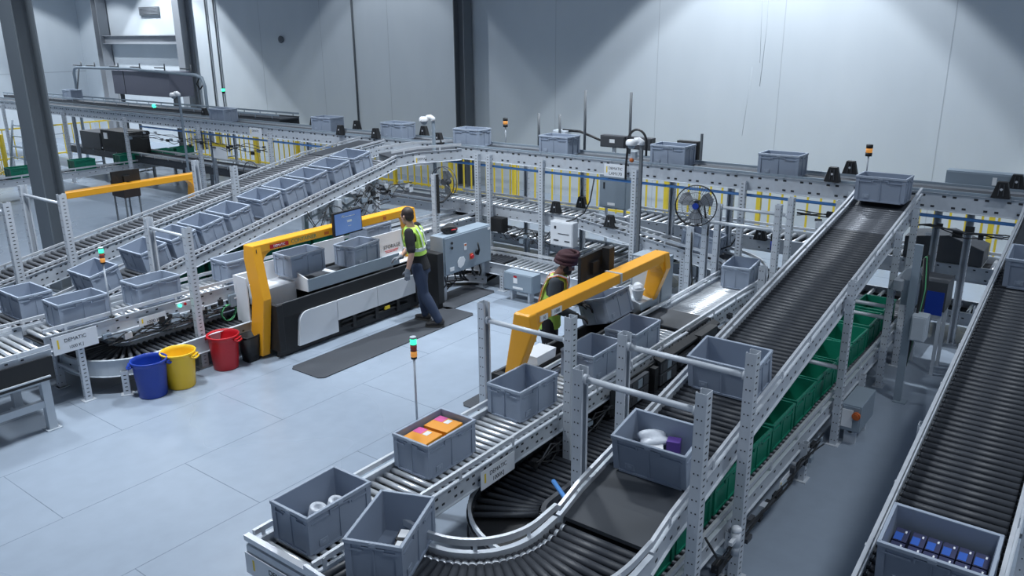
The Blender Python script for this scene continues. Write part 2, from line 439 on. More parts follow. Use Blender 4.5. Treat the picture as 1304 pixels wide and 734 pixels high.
def upright(b, c, z0, z1, R, sg=1, W=.075, D=.055):
    """perforated C-section upright standing on a foot plate"""
    c = Vector((c[0], c[1], 0)); h = z1 - z0; zc = (z0 + z1) / 2
    b.box(c + R @ Vector((0, sg * D / 2, 0)) + Vector((0, 0, zc)), (W, .005, h), 'post', R)
    for s in (-1, 1): b.box(c + R @ Vector((s * W / 2, 0, 0)) + Vector((0, 0, zc)), (.005, D, h), 'post', R)
    for s in (-1, 1): b.box(c + R @ Vector((s * (W / 2 - .010), -sg * D / 2, 0)) + Vector((0, 0, zc)), (.022, .005, h), 'post', R)
    b.box(c + Vector((0, 0, z0 + .005)), (W + .07, D + .06, .010), 'post', R)
    z = z0 + .06; i = 0
    while z < z1 - .02:
        if i % 2 == 0:
            for sx in (-1, 1):
                for q in (-.015, .015): b.box(c + R @ Vector((sx * (W / 2 + .0026), q if D > .06 else 0, 0)) + Vector((0, 0, z)), (.002, .010, .011), 'hole', R)
        b.box(c + R @ Vector((0, sg * (D / 2 + .0026), 0)) + Vector((0, 0, z)), (.030, .002, .011), 'hole', R)
        z += .05; i += 1

V = Vector
ZI = lambda x: .90 + .168 * (x - 4.1)      # roller height along the two right-hand inclines
# front line (through the nearer pick station)
c1, P1 = conveyor('long flat roller conveyor in front carrying totes past the nearer yellow pick station',
    [(10.9, 4.17, .74), (2.86, 4.17, .74)], .60, rollers=[(.05, 1.75, .062, .023, 'roller'), (2.42, 8.0, .084, .024, 'roller')], guide=(1, 1), guide_z=.07,
    legs=[(.6, (-1,)), (2.6, (-1,)), (4.4, (-1,)), (6.2, (-1,)), (7.75, (-1, 1))], rail_h=.15, rows=2, holes=.075, belts=[(1.78, 2.38, 'belt')])
b = MB(); b.b2(2.80, 2.845, 3.83, 4.52, .79, .83, 'guide'); b.b2(2.80, 2.835, 3.85, 4.50, .56, .765, 'galv'); b.build('end_stop', c1)
# curve off the feeder
conveyor('curved belt conveyor at the far end turning onto the front line', [V((11.78, 5.0, .80))] + arc((10.95, 5.0), .83, 0, -PI / 2, .80, .745, 14)[1:], .56, name='curved_conveyor',
    belts=[(0, 1.3, 'belt')], guide=(1, 1), legs=[.5], rail_h=.13)
conveyor('short sloping roller conveyor bringing totes down from the back line to the far curve', [(11.78, 7.32, 1.13), (11.78, 5.03, .82)], .46, name='sloped_conveyor',
    rollers=[(.05, 1.5, .13, .025, 'roller')], belts=[(1.5, 2.28, 'belt')], guide=(1, 0), legs=[(1.2, (-1, 1)), 2.0], rail_h=.16, rows=2, holes=.12)
# U-turn curve and long right incline
curve_pts = [V((3.08, 3.70, .86))] + arc((3.98, 3.36), .92, PI, 1.5 * PI, .86, .87, 22) + [V((4.20, 2.44, .88))]
c2, P2 = conveyor('dark-rollered curve in the lower foreground turning totes towards the incline', curve_pts, .72, name='curved_conveyor',
    rollers=[(.02, 1.99, .0755, .032, 'droller')], guide=(1, 1), guide_z=.08, rail_h=.15, legs=[(.6, (-1, 1)), (1.6, (1,))], gh=.05)
c3, P3 = conveyor('long incline conveyor with close dark rollers climbing from the curve to the back wall', [(4.22, 2.44, .885), (4.5, 2.44, ZI(4.5)), (10.7, 2.42, ZI(10.7)), (11.32, 2.41, 2.16)], .70, name='incline_conveyor',
    rollers=[(.70, 5.9, .0665, .027, 'droller'), (5.95, 6.7, .062, .026, 'greyroller')], belts=[(.03, .66, 'belt'), (6.72, 7.2, 'belt')], guide=(1, 1), guide_z=.06, rail_h=.16, rows=2, holes=.11)
b = MB(); 
for x in (5.6, 7.3, 8.7): b.cyl((x, 2.82, ZI(x) - .02), (x, 2.90, ZI(x) - .02), .028, 'black', 10)
b.build('drive_caps', c3)
# right-hand incline
c4, P4 = conveyor('dark-rollered incline at the right edge of the picture climbing to the back wall', [(3.2, .53, ZI(3.2)), (10.7, .53, ZI(10.7)), (11.32, .53, 2.16)], .68, name='incline_conveyor',
    rollers=[(.02, 6.7, .072, .027, 'droller')], belts=[(6.4, 8.2, 'belt')], guide=(1, 1), guide_z=.06, rail_h=.16, rows=2, holes=.11, legs=[(1.2, (-1, 1)), (3.4, (-1, 1)), (5.6, (-1, 1))])
# lower conveyor with green totes
c5, P5 = conveyor('low flat roller conveyor carrying green totes beneath the long right incline', [(4.1, 2.36, .46), (12.2, 2.36, .46)], .56,
    rollers=[(.04, 8.1, .083, .022, 'greyroller')], guide=(1, 1), legs=[1.4, 3.2, 5.2, 7.2], rail_h=.14)
conveyor('low curve of dark rollers tucked between the front line and the long incline', [(8.6, 3.74, .38), (5.0, 3.74, .38)] + arc((5.0, 3.20), .54, PI / 2, PI, .38, .38, 14)[1:] + [(4.46, 3.02, .38)], .58, name='curved_conveyor',
    rollers=[(.05, 4.0, .075, .026, 'droller')], guide=(1, 0), guide_z=.04, rail_h=.15, rail_m='darkgrey')
# back wall lines
c6, P6 = conveyor('high conveyor running the whole length of the back wall', [(11.75, -2.0, 2.17), (11.75, 33.5, 2.17)], .56, name='elevated_conveyor',
    belts=[(0, 35.4, 'belt')], guide=(1, 1), guide_z=.028, rail_h=.21, rows=2, holes=.12, gh=.032, guide_m='cab', hole_size=(.045, .026))
c7, P7 = conveyor('flat roller conveyor under the high back line left of the sloping one', [(11.90, 7.36, 1.13), (11.90, 10.5, 1.13)], .66,
    rollers=[(.05, 3.1, .13, .025, 'roller')], guide=(1, 0), guide_z=.05, rail_h=.20, rows=2, holes=.15)
conveyor('flat roller conveyor under the high back line at right, behind the long incline', [(12.65, -1.5, 1.06), (12.65, 7.1, 1.06)], .68,
    rollers=[(.05, 8.5, .15, .028, 'roller')], guide=(1, 0), guide_z=.05, rail_h=.20, rows=2, holes=.15, legs=[1.0, 3.4])
c8, P8 = conveyor('lowest roller conveyor near the floor under the back line', [(12.65, -1.0, .38), (12.65, 10.6, .38)], .56,
    rollers=[(.05, 11.5, .15, .028, 'roller')], guide=(0, 0), rail_h=.16, legs=[1.4, 3.4, 6.6, 9.5])
conveyor('short dark cross belt leading from the low back line towards the floor aisle', [(12.28, 6.95, .43), (11.13, 6.95, .43)], .72, name='belt_conveyor', belts=[(0, 1.15, 'belt')], guide=(1, 1), rail_h=.16, legs=[.5])
c9, P9 = conveyor('low curved roller conveyor in the middle aisle behind the grey transformer box', [(10.77, 5.9, .42), (10.77, 8.55, .42)] + arc((9.90, 8.55), .87, 0, PI / 2, .42, .42, 16)[1:] + [(9.3, 9.42, .42)], .60, name='curved_conveyor',
    rollers=[(.05, 2.3, .105, .026, 'roller'), (2.4, 4.4, .075, .028, 'droller')], guide=(1, 0), guide_z=.06, rail_h=.17, legs=[.8, 2.2, 3.6], rows=1)
conveyor('second low curve of dark rollers near the floor under the middle aisle curve', arc((9.68, 8.35), .95, .15, PI / 2, .17, .17, 12), .42, name='curved_conveyor', rollers=[(.04, 1.3, .09, .026, 'greyroller')], rail_h=.10)
# left line through the far pick station
c10, P10 = conveyor('flat roller conveyor carrying totes behind the left yellow pick station', [(3.72, 9.84, .88), (11.55, 9.84, .88)], .53,
    rollers=[(.05, 7.8, .083, .025, 'roller')], guide=(1, 1), guide_z=.07, rail_h=.17, legs=[(.35, (-1, 1)), (2.4, (1,)), (4.6, (1,)), (7.0, (1,))], rows=2, holes=.13)
conveyor('curved belt conveyor behind the electrical cabinet turning towards the back', arc((11.55, 10.60), .76, -PI / 2, 0, .88, .88, 14) + [V((12.31, 12.8, .88))], .62, name='curved_conveyor',
    belts=[(0, 3.3, 'belt')], guide=(1, 1), guide_z=.07, rail_h=.15)
conveyor('low curve of dark rollers under the left line beside the coloured bins', [(9.2, 9.50, .42), (4.85, 9.50, .42)] + arc((4.85, 9.95), .45, -PI / 2, -PI, .42, .42, 14)[1:] + [(4.40, 10.9, .42)], .54, name='curved_conveyor',
    rollers=[(2.2, 6.0, .078, .026, 'droller')], guide=(1, 0), guide_z=.05, rail_h=.19, rail_m='lightcab', legs=[(4.6, (1,)), (5.3, (1,)), 3.0])
c11, P11 = conveyor('roller transfer conveyor with black side skirt at the left edge', [(1.6, 9.55, .90), (3.58, 9.55, .90)], .92, rollers=[(.05, 1.95, .09, .028, 'roller')], guide=(1, 1), guide_z=.03, rail_h=.06)
b = MB(); b.b2(1.6, 3.56, 9.02, 9.045, .60, .86, 'black'); b.b2(1.6, 3.50, 8.985, 9.01, .645, .66, 'galv'); b.build('side_skirt', c11)
for x, y in ((3.46, 9.10), (3.46, 9.95), (2.2, 9.10)):
    b = MB(); b.b2(x - .045, x + .045, y - .04, y + .04, 0, .62, 'lightcab'); b.b2(x - .08, x + .08, y - .07, y + .07, 0, .012, 'lightcab'); b.build('leg', c11)
b = MB(); b.b2(1.6, 3.42, 9.07, 9.13, .28, .36, 'lightcab'); b.b2(1.6, 3.42, 9.07, 9.13, .56, .62, 'lightcab'); b.build('leg_brace', c11)
# left inclines
ZL = lambda x: .88 + max(0, (x - 4.5)) * .207
c12, P12 = conveyor('left incline conveyor climbing with a row of grey totes', [(2.0, 10.62, .88), (4.5, 10.62, .88), (5.0, 10.62, ZL(5.0)), (9.85, 10.62, 2.0), (10.2, 10.59, 2.09)], .68, name='incline_conveyor',
    rollers=[(.6, 8.2, .088, .026, 'greyroller')], guide=(1, 1), guide_z=.035, gh=.03, rail_up=.0, rail_h=.17, rows=2, holes=.09)
conveyor('angled merge conveyor joining the left incline to the high back line', [(10.22, 10.57, 2.11), (10.7, 10.36, 2.15), (11.38, 9.88, 2.17)], .62, name='merge_conveyor', belts=[(0, 1.3, 'belt')], guide=(1, 1), rail_h=.18, rows=2, holes=.12)
ZM = lambda x: 1.07 + (x - 4.5) * .175
c13, P13 = conveyor('farther left incline conveyor of grey rollers without totes', [(2.2, 12.07, ZM(2.2)), (9.9, 12.07, ZM(9.9)), (11.35, 12.07, 2.15)], .64, name='incline_conveyor',
    rollers=[(.8, 7.9, .088, .026, 'greyroller')], belts=[(7.9, 9.2, 'belt')], guide=(1, 1), guide_z=.025, gh=.03, rail_up=-.005, rail_h=.24, rows=3, holes=.07)
conveyor('flat conveyor holding green totes half hidden under the left incline', [(5.6, 10.66, .74), (11.0, 10.66, .74)], .5, belts=[(0, 5.4, 'belt')], rail_h=.12, legs=[.4, 2.6, 4.8])
conveyor('low far conveyor of green totes beyond the left column', [(7.6, 23.5, .58), (14.5, 23.5, .58)], .56, rollers=[(.1, 6.8, .14, .025, 'greyroller')], rail_h=.16, legs=[.5, 2.4, 4.4, 6.4], guide=(1, 0))
conveyor('second far conveyor running beside the high back line at upper left', [(13.6, 17.5, 2.10), (13.6, 33.5, 2.10)], .6, name='elevated_conveyor', belts=[(0, 16, 'belt')], guide=(1, 1), rail_h=.2, holes=.3, legs=[3, 8, 13], rail_m='darkgrey', guide_m='cab')
conveyor('far mid-height conveyor with dark machines under the high back line at left', [(12.8, 13.6, .80), (12.8, 27.5, .80)], .6, belts=[(0, 14, 'belt')], guide=(1, 1), rail_h=.18, holes=.3, legs=[1, 4, 7, 10, 13], rail_m='darkgrey')

# legs of the high back line (perforated uprights), front and rear
def add_legs(root, pts, sgx=1):
    for (x, y, z1) in pts:
        b = MB(); upright(b, (x, y), 0, z1, Matrix.Rotation(PI / 2, 3, 'Z'), 1 if x < 11.75 else -1, .085, .07); b.build('leg', root)
add_legs(c6, [(11.40, y, 2.10) for y in (9.42, 9.15, 8.0, 6.2, 4.42, 2.9, .6, 12.6, 15.4, 18.2, 21.6, 25.0, 29.0)])
add_legs(c6, [(x, y, 2.0) for x, y in ((12.34, 9.0), (12.34, 7.75), (12.15, 5.9), (12.15, 4.9), (12.12, 1.94), (12.15, 15.0), (12.15, 18.8), (12.15, 26.0))])
add_legs(c6, [(12.12, 1.55, 1.98)])
def leg_pair(root, x, z1, ya=1.985, yb=2.90, bars=(.8,)):
    for y, sg in ((ya, -1), (yb, 1)):
        b = MB(); upright(b, (x, y), 0, z1, Matrix.Identity(3), sg, .08, .065); b.build('leg', root)
    for z in bars:
        b = MB(); b.cyl((x, ya, z), (x, yb, z), .024, 'post', 10); b.build('leg_brace', root)
for x, bars in ((8.22, (.86,)), (10.05, (.88, 1.02)), (10.85, ())): leg_pair(c3, x, ZI(x) + .04 if x != 8.22 else 1.80, bars=bars)
# free standing goalpost frames bridging the front conveyors
def gantry(label, x, ya, yb, za, zb, zbar, bars=None, r=.024):
    t = thing('goalpost_frame', label, 'support frame', (x, ya, 0), 0, 'perforated goalpost frames over the conveyors')
    for y, z1, sg in ((ya, za, -1), (yb, zb, 1)):
        b = MB(); upright(b, (x, y), 0, z1, Matrix.Identity(3), sg, .092, .075); b.build('post', t)
    for z in (bars or (zbar,)):
        b = MB(); b.cyl((x, ya + .03, z), (x, yb - .03, z), r, 'post', 12); b.cyl((x, ya + .03, z), (x, ya + .06, z), r * 1.6, 'post', 10); b.cyl((x, yb - .06, z), (x, yb - .03, z), r * 1.6, 'post', 10); b.build('crossbar', t)
    return t
gantry('perforated goalpost frame straddling the front flat conveyor before the yellow bar', 5.76, 3.72, 4.72, 1.78, 1.72, 1.54)
gantry('nearest perforated goalpost frame across the foot of the long incline', 4.63, 1.95, 2.90, 1.95, 1.88, 1.80)
gantry('second perforated goalpost frame up the long incline, just past the tote of bagged goods', 5.48, 1.95, 3.02, 1.95, 1.86, 1.75)
gantry('goalpost frame at the far end of the front line holding the big fan', 10.9, 3.70, 4.74, 1.92, 1.60, 1.55)
gantry('goalpost frame behind the fan at the far curve', 11.28, 3.66, 4.72, 1.96, 1.74, 1.70)
gantry('goalpost frame standing over the left line beside the yellow bin', 5.95, 9.40, 11.05, 1.72, 1.88, 1.62) if 0 else None
def tall_posts(label, x, ya, za, yb, zb, zbar):
    t = thing('goalpost_frame', label, 'support frame', (x, ya, 0), 0, 'perforated goalpost frames over the conveyors')
    for y, z1, sg in ((ya, za, -1), (yb, zb, 1)):
        b = MB(); upright(b, (x, y), 0, z1, Matrix.Identity(3), sg, .095, .075); b.build('post', t)
    b = MB(); b.cyl((x, ya, zbar), (x, yb, zbar), .022, 'post', 10); b.build('crossbar', t)
tall_posts('tall perforated goalpost frame rising behind the yellow and blue bins', 5.50, 9.30, 1.88, 10.188, 1.90, 1.76)
tall_posts('perforated goalpost frame left of the big column over the farther left incline', 5.09, 11.62, 2.12, 12.80, 2.12, 1.98)
tall_posts('perforated goalpost frame cut by the left picture edge', 4.38, 11.62, 2.12, 12.80, 2.12, 1.98)
tall_posts('perforated goalpost frame halfway up the farther left incline', 7.85, 11.64, 2.14, 12.74, 2.14, 1.3)
b = MB(); upright(b, (10.38, 4.74), 0, 1.56, Matrix.Identity(3), 1, .09, .07); b.tube([(10.34, 4.70, 1.5), (10.32, 4.68, 1.2), (10.36, 4.66, .8), (10.30, 4.68, .3)], .012, 'cable')
tag(b.build('steel_post'), 'single perforated post with a hanging cable just left of the fan post', 'post')
b = MB(); upright(b, (9.95, 9.15), 0, 1.95, Matrix.Identity(3), -1, .09, .075); b.b2(9.94, 9.98, 9.08, 9.11, 1.3, 1.95, 'black'); tag(b.build('steel_post'), 'single perforated post rising behind the electrical cabinet', 'post')
b = MB(); upright(b, (9.75, 10.35), 0, 1.95, Matrix.Identity(3), -1, .09, .075); tag(b.build('steel_post'), 'perforated post under the left merge just left of the slim camera pole', 'post')
for x, l in ((8.75, 'white square leg frame under the upper end of the left incline, nearer the operator'), (9.3, 'white square leg frame under the top of the left incline, beside the perforated post')):
    t = thing('support_leg', l, 'support frame', (x, 10.25, 0))
    for y in (10.19, 11.08):
        b = MB(); b.b2(x - .04, x + .04, y - .04, y + .04, 0, 1.60 + (x - 8.75) * .2, 'lightcab'); b.b2(x - .08, x + .08, y - .08, y + .08, 0, .012, 'lightcab'); b.build('leg', t)
    b = MB(); b.cyl((x, 10.2, 1.12), (x, 11.08, 1.58), .02, 'lightcab', 6); b.cyl((x, 10.2, 1.58), (x, 11.08, 1.12), .02, 'lightcab', 6); b.b2(x - .02, x + .02, 10.2, 11.08, 1.52, 1.58, 'lightcab'); b.build('brace', t)

# ------------------------------------------------------------------ totes
def tote_proto(m, mr, label, H=.32, name='storage_tote', lab=True, L=.6, W=.4):
    t = thing(name, label, 'tote')
    b = MB(); hx, hy = L / 2, W / 2; ti = .012; tp = .022
    def ring(d, z): return [(-hx + d, -hy + d, z), (hx - d, -hy + d, z), (hx - d, hy - d, z), (-hx + d, hy - d, z)]
    vs = ring(tp + .006, 0) + ring(tp - .002, .02) + ring(.013, H - .03) + ring(.013 + ti, H - .005) + ring(tp + ti, .022)
    fs = [(3, 2, 1, 0)]
    for j in range(4):
        for i in range(4): fs.append((j * 4 + i, j * 4 + (i + 1) % 4, (j + 1) * 4 + (i + 1) % 4, (j + 1) * 4 + i))
    fs.append((16, 17, 18, 19)); b.add(vs, fs, m)
    # stiffening: foot skirt, corner ribs, stepped grip bands and centre ribs on every side
    for sx in (-1, 1):
        for sy in (-1, 1):
            b.box((sx * (hx - .016 - .012), sy * (hy - .012), H / 2 - .005), (.045, .012, H - .05), m); b.box((sx * (hx - .012), sy * (hy - .016 - .012), H / 2 - .005), (.012, .045, H - .05), m)
    for s in (-1, 1):
        y = s * (hy - .010)
        for sx in (-1, 1):
            b.box((sx * (hx * .62), y, H - .068), (hx * .52, .016, .011), m)
            b.box((sx * hx * .30, y, H - .056), (.012, .016, .035), m)
        b.box((0, y, H - .042), (hx * .62, .018, .012), m)
        b.box((0, s * (hy - .015), H / 2 - .01), (.010, .012, H - .06), m)
        x = s * (hx - .010)
        for sy in (-1, 1): b.box((x, sy * hy * .62, H - .068), (.016, hy * .52, .011), m)
        b.box((x, 0, H - .042), (.018, hy * .8, .012), m)
        b.box((s * (hx - .015), 0, H / 2 - .01), (.012, .010, H - .06), m)
        b.box((0, s * (hy - .017), .012), (L - .09, .014, .018), m); b.box((s * (hx - .017), 0, .012), (.014, W - .09, .018), m)
    b.build('shell', t, False)
    b = MB()
    for s in (-1, 1):
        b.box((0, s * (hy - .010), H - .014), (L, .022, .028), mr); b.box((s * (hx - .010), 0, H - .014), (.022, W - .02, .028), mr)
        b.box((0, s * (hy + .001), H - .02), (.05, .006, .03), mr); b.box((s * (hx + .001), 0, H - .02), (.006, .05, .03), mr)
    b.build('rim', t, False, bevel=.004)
    if lab:
        for s in (-1, 1):
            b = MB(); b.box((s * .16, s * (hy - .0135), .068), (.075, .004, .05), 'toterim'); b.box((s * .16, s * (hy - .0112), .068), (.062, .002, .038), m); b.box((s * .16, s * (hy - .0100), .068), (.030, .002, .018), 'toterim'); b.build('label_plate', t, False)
    return t
GT = tote_proto('tote', 'toterim', 'x'); used = [False]
def tote(label, x, y, z, rz=0, group=None, tilt=0, rx=0):
    o = place(GT, not used[0], (x, y, z), rz, label, group, tilt, rx); used[0] = True
    if group is None and 'group' in o: del o['group']
    return o
Q = PI / 2
# front line
tote('grey tote at the very end of the front line, holding two white rolls', 3.27, 4.22, .742, .01)
tote('grey tote turned askew onto the curve, holding small medicine boxes', 3.20, 3.44, .865, .39)
tote('grey tote on the front line holding two orange and pink cartons', 4.50, 4.24, .742, 0)
tote('empty grey tote on the front line between the yellow leg and the goalpost frame', 5.74, 4.24, .742, -.02)
tote('grey tote behind the twin posts on the front line, holding white packs', 6.86, 4.16, .742, 0)
tote('grey tote on the front line below the yellow bar with a red item inside', 7.66, 4.12, .742, .03)
tote('grey tote tilted towards the turbaned operator under the yellow bar', 8.30, 4.80, .80, .0, rx=-.30)
tote('empty grey tote standing past the bright rollers near the far end of the front line', 10.78, 4.12, .745, .12)
tote('grey tote on the sloping conveyor behind the fan post', 11.78, 5.17, .85, Q)
# long incline
tl = math.atan(.168)
tote('grey tote with bagged white and purple goods on the lower long incline', 5.02, 2.42, ZI(5.02) + .004, Q + .03, rx=0)
bpy.context.view_layer.update()
tote('empty grey tote on the long incline beyond the goalpost frames', 6.28, 2.42, ZI(6.28) + .004, Q)
tote('grey tote at the top of the long incline', 10.95, 2.42, 2.115, Q)
tote('grey tote packed with blue cartons at the bottom right corner', 4.84, .50, ZI(4.84) + .004, Q)
tote('empty grey tote at the right picture edge high on the right incline', 9.25, .50, ZI(9.25) + .004, Q)
# high back line
for y, l in ((17.6, 'grey tote on the back line just right of the dark wall column at left'), (13.85, 'grey tote on the back line standing alone left of the white camera pole'), (11.75, 'grey tote on the back line immediately left of the camera pole'),
             (9.83, 'grey tote on the back line in front of the dark middle wall column'), (7.88, 'grey tote on the back line before the small grey control boxes'), (5.74, 'grey tote on the back line right of the arched black cable'), (4.0, 'grey tote alone on the back line at right against the bright wall')):
    tote(l, 11.76, y, 2.174, Q + (.04 if y in (9.83, 13.85) else 0))
tote('grey tote on the second far conveyor below the mauve hood', 13.6, 28.9, 2.124, Q)
# left line behind the far pick station
tote('grey tote on the left line above the printed sign plate', 4.26, 9.83, .884, .0)
tote('grey tote on the left line with a white paper inside, left of the tall post', 5.22, 9.83, .884, .03)
tote('grey tote with white packs on the left line right of the tall post', 6.52, 9.83, .884, 0)
tote('grey tote on the left line behind the station under the yellow bar end', 9.06, 9.80, .884, .05)
tote('grey tote on the tray nearer the monitor, in front of the left-station bar', 8.08, 9.06, .88, .14)
tote('dark-sided grey tote on the tray at the near end of the left station', 7.05, 9.12, .96, .0)
# left incline row
row = [(2.55, 0), (3.20, 0), (4.02, 0), (4.95, 0), (5.66, 0), (6.12, 0), (6.58, 0), (7.05, 0), (7.62, 0), (8.08, 0), (8.56, 0), (9.05, 0), (9.52, 0)]
row_labels = ['grey tote cut by the left picture edge on the flat foot of the left incline', 'grey tote on the flat foot of the left incline, second from the picture edge', 'grey tote just left of the green-topped signal light on the left incline',
 'grey tote right of the green signal light, lowest on the slope of the left incline', 'grey tote on the left incline behind the tall goalpost bar', 'sixth grey tote up the left incline', 'seventh grey tote up the left incline', 'eighth grey tote up the left incline',
 'ninth grey tote up the left incline, in the middle of the row', 'tenth grey tote up the left incline, third below the two topmost', 'eleventh grey tote up the left incline', 'second grey tote from the top of the left incline', 'topmost grey tote of the row on the left incline']
for (x, d), l in zip(row, row_labels):
    z = ZL(x) if x > 4.75 else .88
    tote(l, x, 10.62, z + .006, Q, 'grey totes queued up the left incline')
tote('grey tote cut by the left edge on the transfer conveyor in front', 2.86, 9.62, .905, 0)
# tilt the totes that stand on slopes so that their floors follow the rollers
for o in bpy.data.objects:
    if o.get('category') == 'tote' and o.parent is None:
        l = o['label']; sl = 0
        if 'long incline' in l and 'top of' not in l or 'right incline' in l or 'bottom right' in l: sl = math.atan(.168)
        if 'left incline' in l and 'flat foot' not in l and 'just left' not in l: sl = math.atan(.2265)
        if 'sloping' in l: sl = math.atan(.15); o.rotation_euler = (0, -sl, Q); continue
        if sl: # yaw is 90 deg: travel slope along world X is a rotation about the tote's local x axis
            o.rotation_euler = (-sl, 0, o.rotation_euler.z)
# green totes
GG = tote_proto('green', 'green', 'green tote', .29, 'green_tote', False); ug = [False]
def gtote(label, x, y, z, rz=0, group=None):
    o = place(GG, not ug[0], (x, y, z), rz, label, group); ug[0] = True; return o
names = ['nearest the camera', 'second from the near end', 'third from the near end', 'fourth from the near end', 'fifth from the near end', 'in the middle of the row, sixth', 'seventh from the near end', 'eighth from the near end', 'ninth from the near end', 'tenth, almost at the far end', 'farthest under the top of the slope']
for i, x in enumerate((4.5, 5.14, 5.78, 6.42, 7.06, 7.70, 8.34, 8.98, 9.62, 10.3, 11.0)):
    gtote('green tote under the long incline, ' + names[i], x, 2.36, .463, random.uniform(-.03, .03), 'green totes beneath the long right incline')
for i, x in enumerate((6.1, 6.75, 7.4, 8.05, 8.7, 9.4)):
    gtote(['green tote under the left incline, leftmost of that hidden row', 'green tote under the left incline, second of that row from the left', 'green tote under the left incline behind the bent leg of the yellow bar', 'green tote under the left incline left of the monitor', 'green tote under the left incline behind the monitor', 'green tote under the left incline, rightmost of that row'][i], x, 10.66, .744, 0, 'green totes half hidden under the left incline')
for i, x in enumerate((8.35, 9.35, 11.0, 12.3, 13.4, 14.1)):
    gtote(['far green tote at the left picture edge', 'far green tote just left of the big column', 'far green tote just right of the big column', 'far green tote standing alone in the middle of the far conveyor', 'far green tote below the dark machine', 'far green tote at the right end of the far conveyor'][i], x, 23.5, .585, 0, 'green totes on the far conveyor')

# things inside the totes
def tagbox(name, label, cat, c, d, m, rz=0, group=None, parts=(), tx=0, ty=0):
    t = thing(name, label, cat, c, rz, group); t.rotation_euler = (tx, ty, rz)
    b = MB(); b.box((0, 0, d[2] / 2), d, m); b.build('carton', t, False, bevel=.003)
    for pn, pc, pd, pm in parts:
        b = MB(); b.box(pc, pd, pm); b.build(pn, t, False)
    return t
for x, l in ((4.38, 'orange and pink carton nearer the camera in its tote'), (4.64, 'orange and pink carton farther back in its tote')):
    tagbox('carton', l, 'carton', (x, 4.27, .766), (.22, .25, .25), 'boxorange', .05, 'orange cartons in the front-line tote',
        [('pink_panel', (.06, .075, .2505), (.09, .09, .003), 'boxpink'), ('white_panel', (.05, -.01, .2505), (.07, .05, .003), 'paper'), ('pink_mark', (-.02, -.1255, .09), (.10, .003, .08), 'boxpink'), ('white_mark', (-.02, -.127, .12), (.05, .003, .035), 'paper')])
for (x, y), l in (((3.24, 4.29), 'left white paper roll inside the nearest tote'), ((3.38, 4.25), 'right white paper roll inside the nearest tote')):
    b = MB(); b.lathe([(.02, 0), (.062, 0), (.066, .006), (.066, .095), (.062, .10), (.022, .10), (.022, .04), (.001, .04)], 'bag'); o = b.build('paper_roll'); o.location = (x, y, .772); o.rotation_euler = (.25, .15, 0); o.scale = (1.0, 1.0, 1.55)
    tag(o, l, 'roll', 'white rolls in the nearest tote')
for (x, y, rz), l in (((3.31, 3.44, .5), 'small medicine box in the skewed tote, farther one'), ((3.20, 3.37, .45), 'small medicine box in the skewed tote, nearer one')):
    tagbox('medicine_box', l, 'box', (x, y, .89), (.12, .09, .10), 'black', rz, 'small boxes in the skewed tote', [('white_top', (.01, 0, .1005), (.09, .07, .003), 'paper'), ('red_edge', (-.0605, 0, .05), (.003, .08, .08), 'red')])
b = MB(); b.box((3.37, 3.40, .905), (.05, .03, .03), 'green'); tag(b.build('small_green_box'), 'tiny green box at the far corner of the skewed tote', 'box')
def blob(name, label, cat, c, d, m, seed, rz=0):
    rnd = random.Random(seed); bm = bmesh.new(); bmesh.ops.create_icosphere(bm, subdivisions=3, radius=1)
    ks = [(rnd.uniform(2, 5), rnd.uniform(2, 5), rnd.uniform(2, 5), rnd.uniform(0, 6)) for _ in range(4)]
    for v in bm.verts:
        k = 1 + sum(.08 * math.sin(a * v.co.x + e * v.co.y + f * v.co.z + g) for a, e, f, g in ks)
        v.co = Vector((v.co.x * k * d[0], v.co.y * k * d[1], max(-.6, v.co.z * k) * d[2]))
    for f in bm.faces: f.smooth = True
    me = bpy.data.meshes.new(name); bm.to_mesh(me); bm.free(); me.materials.append(M[m])
    o = bpy.data.objects.new(name, me); COL.objects.link(o); o.location = c; o.rotation_euler = (0, 0, rz); return tag(o, label, cat)
blob('bagged_goods', 'crumpled clear-white plastic bag in the tote on the lower long incline', 'bag', (5.08, 2.52, ZI(5.08) + .17), (.10, .12, .06), 'bag', 1, .4)
tagbox('carton', 'purple carton beside the crumpled bag in the incline tote', 'carton', (5.10, 2.36, ZI(5.1) + .02), (.09, .10, .18), 'purple', .3)
tagbox('carton', 'white carton with print under the crumpled bag in the incline tote', 'carton', (4.99, 2.46, ZI(4.99) + .02), (.14, .12, .17), 'paper', .5)
blob('red_pouch', 'red pouch inside the tote below the yellow bar', 'pouch', (7.56, 4.06, .90), (.10, .06, .05), 'red', 3)
for i, (x, y) in enumerate(((6.66, 4.08), (6.66, 4.17), (6.66, 4.26))):
    tagbox('white_pack', ['white pack in the tote behind the twin posts, right one of three', 'white pack in the tote behind the twin posts, middle one of three', 'white pack in the tote behind the twin posts, left one of three'][i], 'pack', (x, y, .766), (.10, .08, .22), 'paper', .1, 'white packs behind the twin posts')
tagbox('paper_sheet', 'white paper sheet lying in the left-line tote left of the tall post', 'paper', (5.20, 9.90, 1.05), (.24, .18, .01), 'paper', .1, tx=.25)
tagbox('white_pack', 'left white pack in the tote right of the tall post', 'pack', (6.42, 9.80, .906), (.2, .16, .22), 'paper', .05)
tagbox('white_pack', 'right white pack in the tote right of the tall post', 'pack', (6.66, 9.82, .906), (.18, .16, .22), 'lightcab', -.05)
